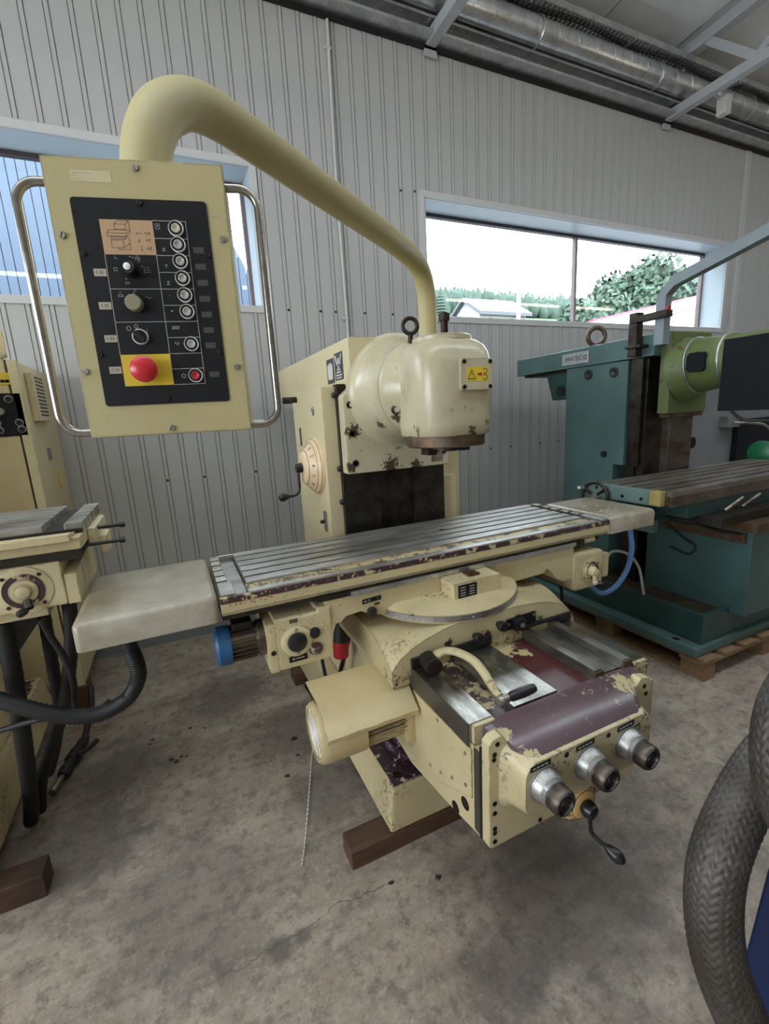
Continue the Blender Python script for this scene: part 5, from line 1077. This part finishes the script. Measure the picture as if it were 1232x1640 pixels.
build(G().box(2.91, 2.95, 2.17, 2.23, .9, 1.99).box(2.905, 2.925, 2.14, 2.19, 1.2, 1.95), 'measuring_rail', 'dark_iron', gc, .003)
for y, z in ((2.355, 1.853), (2.575, 1.857)): build(G().lathe((2.90, y, z), (-1, 0, 0), [(.036, 0), (.036, .006), (.022, .008), (.012, .004)], 24), 'round_cap', 'black_plastic', gc)
build(G().lathe((2.90, 2.406, 1.274), (-1, 0, 0), [(.024, 0), (.024, .012)], 18), 'round_cap', 'black_plastic', gc)
ga = build(G().prism([(2.06, 1.925), (3.36, 1.915), (3.36, 2.052), (2.06, 2.062)], 'x', 2.895, 3.38), 'overarm', 'teal', gm, .006)
build(G().prism([(2.06, 1.93), (3.36, 1.918), (3.36, 1.924), (2.06, 1.937)], 'x', 2.890, 2.896), 'arm_bead', 'teal_light', ga)
build(G().box(2.93, 3.35, 2.8, 3.3, 1.895, 1.917), 'arm_dovetail', 'dark_iron', ga)
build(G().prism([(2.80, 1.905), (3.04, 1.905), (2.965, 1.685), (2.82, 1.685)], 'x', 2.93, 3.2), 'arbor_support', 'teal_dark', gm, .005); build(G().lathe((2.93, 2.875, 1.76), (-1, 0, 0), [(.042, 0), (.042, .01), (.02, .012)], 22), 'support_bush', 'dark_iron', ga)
build(G().torus((3.0, 2.606, 2.135), (.5, 1, 0), .062, .017, 30, 10).cyl((3.0, 2.606, 2.05), (3.0, 2.606, 2.085), .04, .03, 18), 'lifting_eye', 'rusty_steel', ga)
sg = build(G().box(2.890, 2.895, 2.575, 2.83, 1.945, 2.03), 'maker_sign', 'galvanised', ga, .001)
g = G().text('IMATEC', .048, FACE_L((2.8895, 2.715, 1.985)), .0004)
for a, b, cc, dd2 in ((2.592, 2.62, 1.972, 1.977), (2.592, 2.62, 1.995, 2.0), (2.592, 2.597, 1.972, 2.0), (2.615, 2.62, 1.972, 2.0)): g.box(2.889, 2.8898, a, b, cc, dd2)
build(g, 'sign_lettering', 'line_dark', ga)
# head of the green machine
hb = build(G().box(2.96, 3.36, 1.985, 2.064, 1.55, 2.07), 'head_slide', 'green_head', gm, .012)
build(G().box(2.985, 3.34, 1.99, 2.06, 1.525, 1.553), 'slide_foot', 'rusty_steel', hb, .004)
build(G().cyl((3.12, 2.0, 1.83), (3.12, 1.90, 1.845), .21, .175, 36), 'swivel_base', 'green_head', hb); build(G().torus((3.12, 1.90, 1.845), (0, 1, -.1), .172, .008, 40, 8), 'graduated_ring', 'dial_aluminium', hb)
hd = build(G().cyl((3.12, 1.91, 1.845), (3.12, 1.74, 1.86), .17, .14, 36).prism(rpoly(-.1, .1, -.15, .13, .05), 'z', 0, .01) if False else G().lathe((3.12, 1.91, 1.845), (0, -1, .05), [(.168, 0), (.165, .05), (.15, .16), (.158, .18), (.158, .21), (.14, .25), (.135, .45)], 40), 'milling_head', 'green_head', gm)
build(G().torus((3.12, 1.715, 1.855), (0, 1, -.05), .157, .008, 40, 8), 'graduated_ring', 'dial_aluminium', hd)
build(G().prism(rpoly(1.775, 1.885, 1.80, 1.915, .025), 'x', 2.948, 3.0), 'cover_recess', 'black_matt', hd, .004)  # black plate, its colour standing for the shade inside an opening
build(G().cyl((3.05, 1.60, 1.72), (3.05, 1.60, 1.60), .05, .045, 20), 'spindle', 'dark_iron', hd)
build(G().box(2.94, 2.952, 1.05, 1.672, 1.562, 1.962), 'splash_screen', 'black_matt', gm, .003)
build(G().tube(curve([(2.95, 1.60, 1.56), (2.95, 1.55, 1.52), (2.95, 1.48, 1.505), (2.95, 1.1, 1.505)]), .009, 8), 'screen_rod', 'black_plastic', gm)
# square tube support arm
def sqtube(pts, w):
    rings = []; 
    for i, p in enumerate(pts):
        p = Vector(p); t = (Vector(pts[min(i+1, len(pts)-1)])-Vector(pts[max(i-1, 0)])).normalized(); s = Vector((1, 0, 0)); u = s.cross(t).normalized()
        rings.append([p+s*(a*w/2)+u*(b*w/2) for a, b in ((-1, -1), (1, -1), (1, 1), (-1, 1))])
    return G().loft(rings)
build(sqtube([(2.87, 2.0, 1.98), (2.87, 2.0, 2.27), (2.87, 1.93, 2.335), (2.87, .75, 2.62)], .062), 'support_arm', 'arm_grey', gm, .004)
build(G().box(2.81, 2.87, 2.13, 2.19, 1.93, 2.20).box(2.80, 2.86, 1.93, 2.17, 2.135, 2.175).box(2.795, 2.88, 2.09, 2.20, 1.98, 2.0), 'arm_clamp', 'dark_iron', gm, .004)
build(G().lathe((2.83, 1.945, 2.175), (0, 0, 1), [(.016, 0), (.016, .02)], 6), 'clamp_screw', 'red_plug', gm)
# table, saddle, knee
gt = build(G().box(2.378, 4.05, 1.535, 2.05, 1.075, 1.135), 'table', 'brown_steel', gm, .003)
build(G().box(2.41, 4.05, 1.60, 2.0, 1.13, 1.14), 'slot_bed', 'slot_dark', gt)
for i in range(6): a = 1.535+i*.0865; build(G().box(2.378, 4.05, a, a+.068, 1.132, 1.160), 'table_land', 'brown_land', gt, .002)
build(G().box(2.335, 2.376, 1.64, 2.055, 1.078, 1.163), 'end_plate', 'teal_light', gt, .004); build(G().box(2.334, 2.377, 1.57, 1.638, 1.08, 1.163), 'end_corner', 'yellow_green', gt, .004)
for y in (1.68, 1.80, 1.98): build(G().lathe((2.335, y, 1.11 if y < 1.9 else 1.14), (-1, 0, 0), [(.010, 0), (.010, .003)], 12), 'plate_hole', 'slot_dark', gt)
hw = build(G().torus((2.30, 1.96, 1.09), (1, .1, 0), .085, .011, 40, 10), 'handwheel', 'dark_iron', gm)
for k in range(3): a = 2*math.pi*k/3+.4; build(G().tube([(2.30, 1.96, 1.09), (2.30, 1.96+.085*math.cos(a), 1.09+.085*math.sin(a))], .008, 8), 'spoke', 'dark_iron', hw)
build(G().cyl((2.29, 1.96, 1.09), (2.335, 1.96, 1.09), .022, n=16), 'hub', 'galvanised', hw); build(G().lathe((2.29, 2.03, 1.135), (-1, .1, .1), [(.008, 0), (.014, .012), (.014, .05), (.006, .056)], 14), 'wheel_grip', 'galvanised', hw)
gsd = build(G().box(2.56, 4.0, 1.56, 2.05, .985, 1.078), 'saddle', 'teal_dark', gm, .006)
build(G().box(2.70, 3.9, 1.46, 2.06, .935, .985), 'saddle_plate', 'dark_iron', gsd, .004)
for x, s in ((2.86, 1), (3.03, -1)): build(G().tube([(x, 1.53, 1.0), (x+.05, 1.47, 1.08)], [.012, .009], 10), 'clamp_lever', 'brown_land', gsd)
gk = build(G().prism([(1.42, .345), (2.064, .345), (2.064, .88), (1.42, .88)], 'x', 2.955, 3.9), 'knee', 'teal_shaded', gm, .006)
for x0, x1 in ((2.90, 3.16), (3.17, 3.38), (3.39, 3.62)): build(G().box(x0, x1, 1.38, 2.064, .88, .932), 'guideway', 'rusty_steel', gk, .003)
build(G().box(2.93, 2.957, 1.45, 1.95, .80, .86), 'knee_strip', 'rusty_steel', gk, .002)
build(G().tube(curve([(2.94, 1.90, .95), (2.93, 1.90, .84), (2.93, 1.80, .76), (2.93, 1.72, .72), (2.93, 1.76, .66), (2.93, 1.88, .68)]), .007, 8), 'cable', 'cable_black', gm)
build(G().tube(curve([(2.91, 1.92, .97), (2.89, 1.75, .90), (2.89, 1.60, .86), (2.90, 1.46, .86)]), .006, 8), 'cable', 'dark_iron', gm)
build(G().box(2.55, 2.60, 1.75, 1.95, .86, .94), 'limit_bracket', 'teal_light', gm, .003) ; build(G().box(2.58, 2.80, 1.77, 1.93, .92, .99), 'bracket_arm', 'teal_dark', gm, .003)
build(G().tube(curve([(2.45, 1.98, .66), (2.50, 1.97, .70), (2.58, 1.93, .68), (2.66, 1.90, .58), (2.70, 1.88, .39)]), .009, 10), 'clear_hose', 'clear_hose', gm)

# ------------------------------------------------------------------ grey machine behind, with its lamp
gr = root('grey_machine', (4.8, 2.7, 0), 'large grey machine behind the green head at the right edge', 'machine')
grb = build(G().box(4.10, 6.2, 2.60, 3.45, .0, 1.95), 'housing', 'grey_machine', gr, .02)
build(G().box(4.66, 5.2, 2.585, 2.60, 1.55, 1.66), 'control_strip', 'black_panel', grb)
for i in range(7): build(G().box(4.68+i*.07, 4.73+i*.07, 2.575, 2.585, 1.565, 1.64), 'selector_switch', 'blue_paint' if i % 2 else 'dark_iron', grb, .003)
build(G().lathe((4.25, 2.60, 1.25), (0, -1, 0), [(.05, 0), (.05, .002)], 18), 'oil_hole', 'slot_dark', grb)
build(G().box(4.84, 5.6, 2.55, 2.60, .9, 1.42), 'work_opening', 'black_matt', grb)
build(G().box(4.62, 4.80, 2.52, 2.60, 1.36, 1.46), 'lamp_bracket', 'dial_aluminium', gr, .005); build(G().tube(curve([(4.66, 2.50, 1.40), (4.85, 2.46, 1.39), (5.0, 2.42, 1.36), (5.08, 2.40, 1.28), (5.09, 2.38, 1.12)]), .014, 10), 'lamp_arm', 'dial_aluminium', gr)
build(G().lathe((4.95, 2.36, 1.12), (-1, -.25, .08), [(.03, -.12), (.035, 0), (.055, .03), (.10, .13), (.105, .16), (.09, .165)], 28), 'lamp_shade', 'lamp_green', gr)
build(G().lathe((5.3, 3.0, 1.95), (0, 0, 1), [(.28, 0), (.28, .08), (.20, .16), (.0, .18)], 28), 'motor_hood', 'galvanised', gr)
build(G().box(5.6, 6.1, 2.7, 3.3, 1.95, 2.2), 'upper_housing', 'grey_machine', gr, .04); build(G().tube(curve([(5.25, 2.62, 1.95), (5.5, 2.62, 2.18), (5.8, 2.62, 2.24), (6.1, 2.62, 2.24)]), .03, 10), 'hood_rail', 'black_rubber', gr)

# ------------------------------------------------------------------ foreground right: braided hoses and the blue housing
def braided(label, pts, r, n=96, per=.0165, cols=26):
    P = curve(pts, 60); m = len(P); L = [0]
    for a, b in zip(P, P[1:]): L.append(L[-1]+(b-a).length)
    T = [(P[min(i+1, m-1)]-P[max(i-1, 0)]).normalized() for i in range(m)]; u = T[0].orthogonal().normalized(); vs = []; fs = []; hs = []
    for i in range(m):
        u = (u-T[i]*u.dot(T[i])).normalized(); w = T[i].cross(u)
        for k in range(n):
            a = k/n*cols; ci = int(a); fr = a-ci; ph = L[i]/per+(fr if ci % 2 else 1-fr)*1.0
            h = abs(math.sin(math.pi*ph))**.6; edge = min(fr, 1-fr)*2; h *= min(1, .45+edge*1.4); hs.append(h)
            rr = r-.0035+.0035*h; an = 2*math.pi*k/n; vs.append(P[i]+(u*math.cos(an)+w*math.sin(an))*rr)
    for i in range(m-1):
        for k in range(n): q = (k+1) % n; fs.append((i*n+k, i*n+q, (i+1)*n+q, (i+1)*n+k))
    g = G(); g.add(vs, fs); o = build(g, 'braided_hose', 'braid', None, smooth=180, origin=P[0]); at = o.data.attributes.new('braid_height', 'FLOAT', 'POINT')
    if len(o.data.vertices) == len(hs): at.data.foreach_set('value', hs)
    tag(o, label, 'hose', 'braided hoses in the right foreground'); return o
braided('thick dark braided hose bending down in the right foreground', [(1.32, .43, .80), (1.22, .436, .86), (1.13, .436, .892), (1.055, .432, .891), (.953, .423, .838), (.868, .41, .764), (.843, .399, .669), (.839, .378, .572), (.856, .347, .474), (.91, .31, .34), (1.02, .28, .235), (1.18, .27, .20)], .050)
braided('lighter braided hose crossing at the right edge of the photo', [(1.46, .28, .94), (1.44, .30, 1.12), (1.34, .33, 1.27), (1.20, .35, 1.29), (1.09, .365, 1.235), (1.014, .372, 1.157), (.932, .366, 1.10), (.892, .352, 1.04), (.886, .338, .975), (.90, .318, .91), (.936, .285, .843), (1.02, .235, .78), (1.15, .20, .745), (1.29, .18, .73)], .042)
bh = root('blue_housing', (1.55, .25, 0), 'dark blue steel housing standing at the lower right edge', 'machine housing')
build(G().loft([[(1.12, .0, 0), (2.0, .0, 0), (2.0, .47, 0), (1.12, .47, 0)], [(1.31, .0, .95), (2.0, .0, .95), (2.0, .47, .95), (1.31, .47, .95)]]), 'housing', 'blue_paint', bh, .012)
build(G().lathe((1.17, .27, .20), (-1, 0, .2), [(.075, -.05), (.075, .0), (.065, .02)], 28), 'hose_port', 'black_rubber', bh)
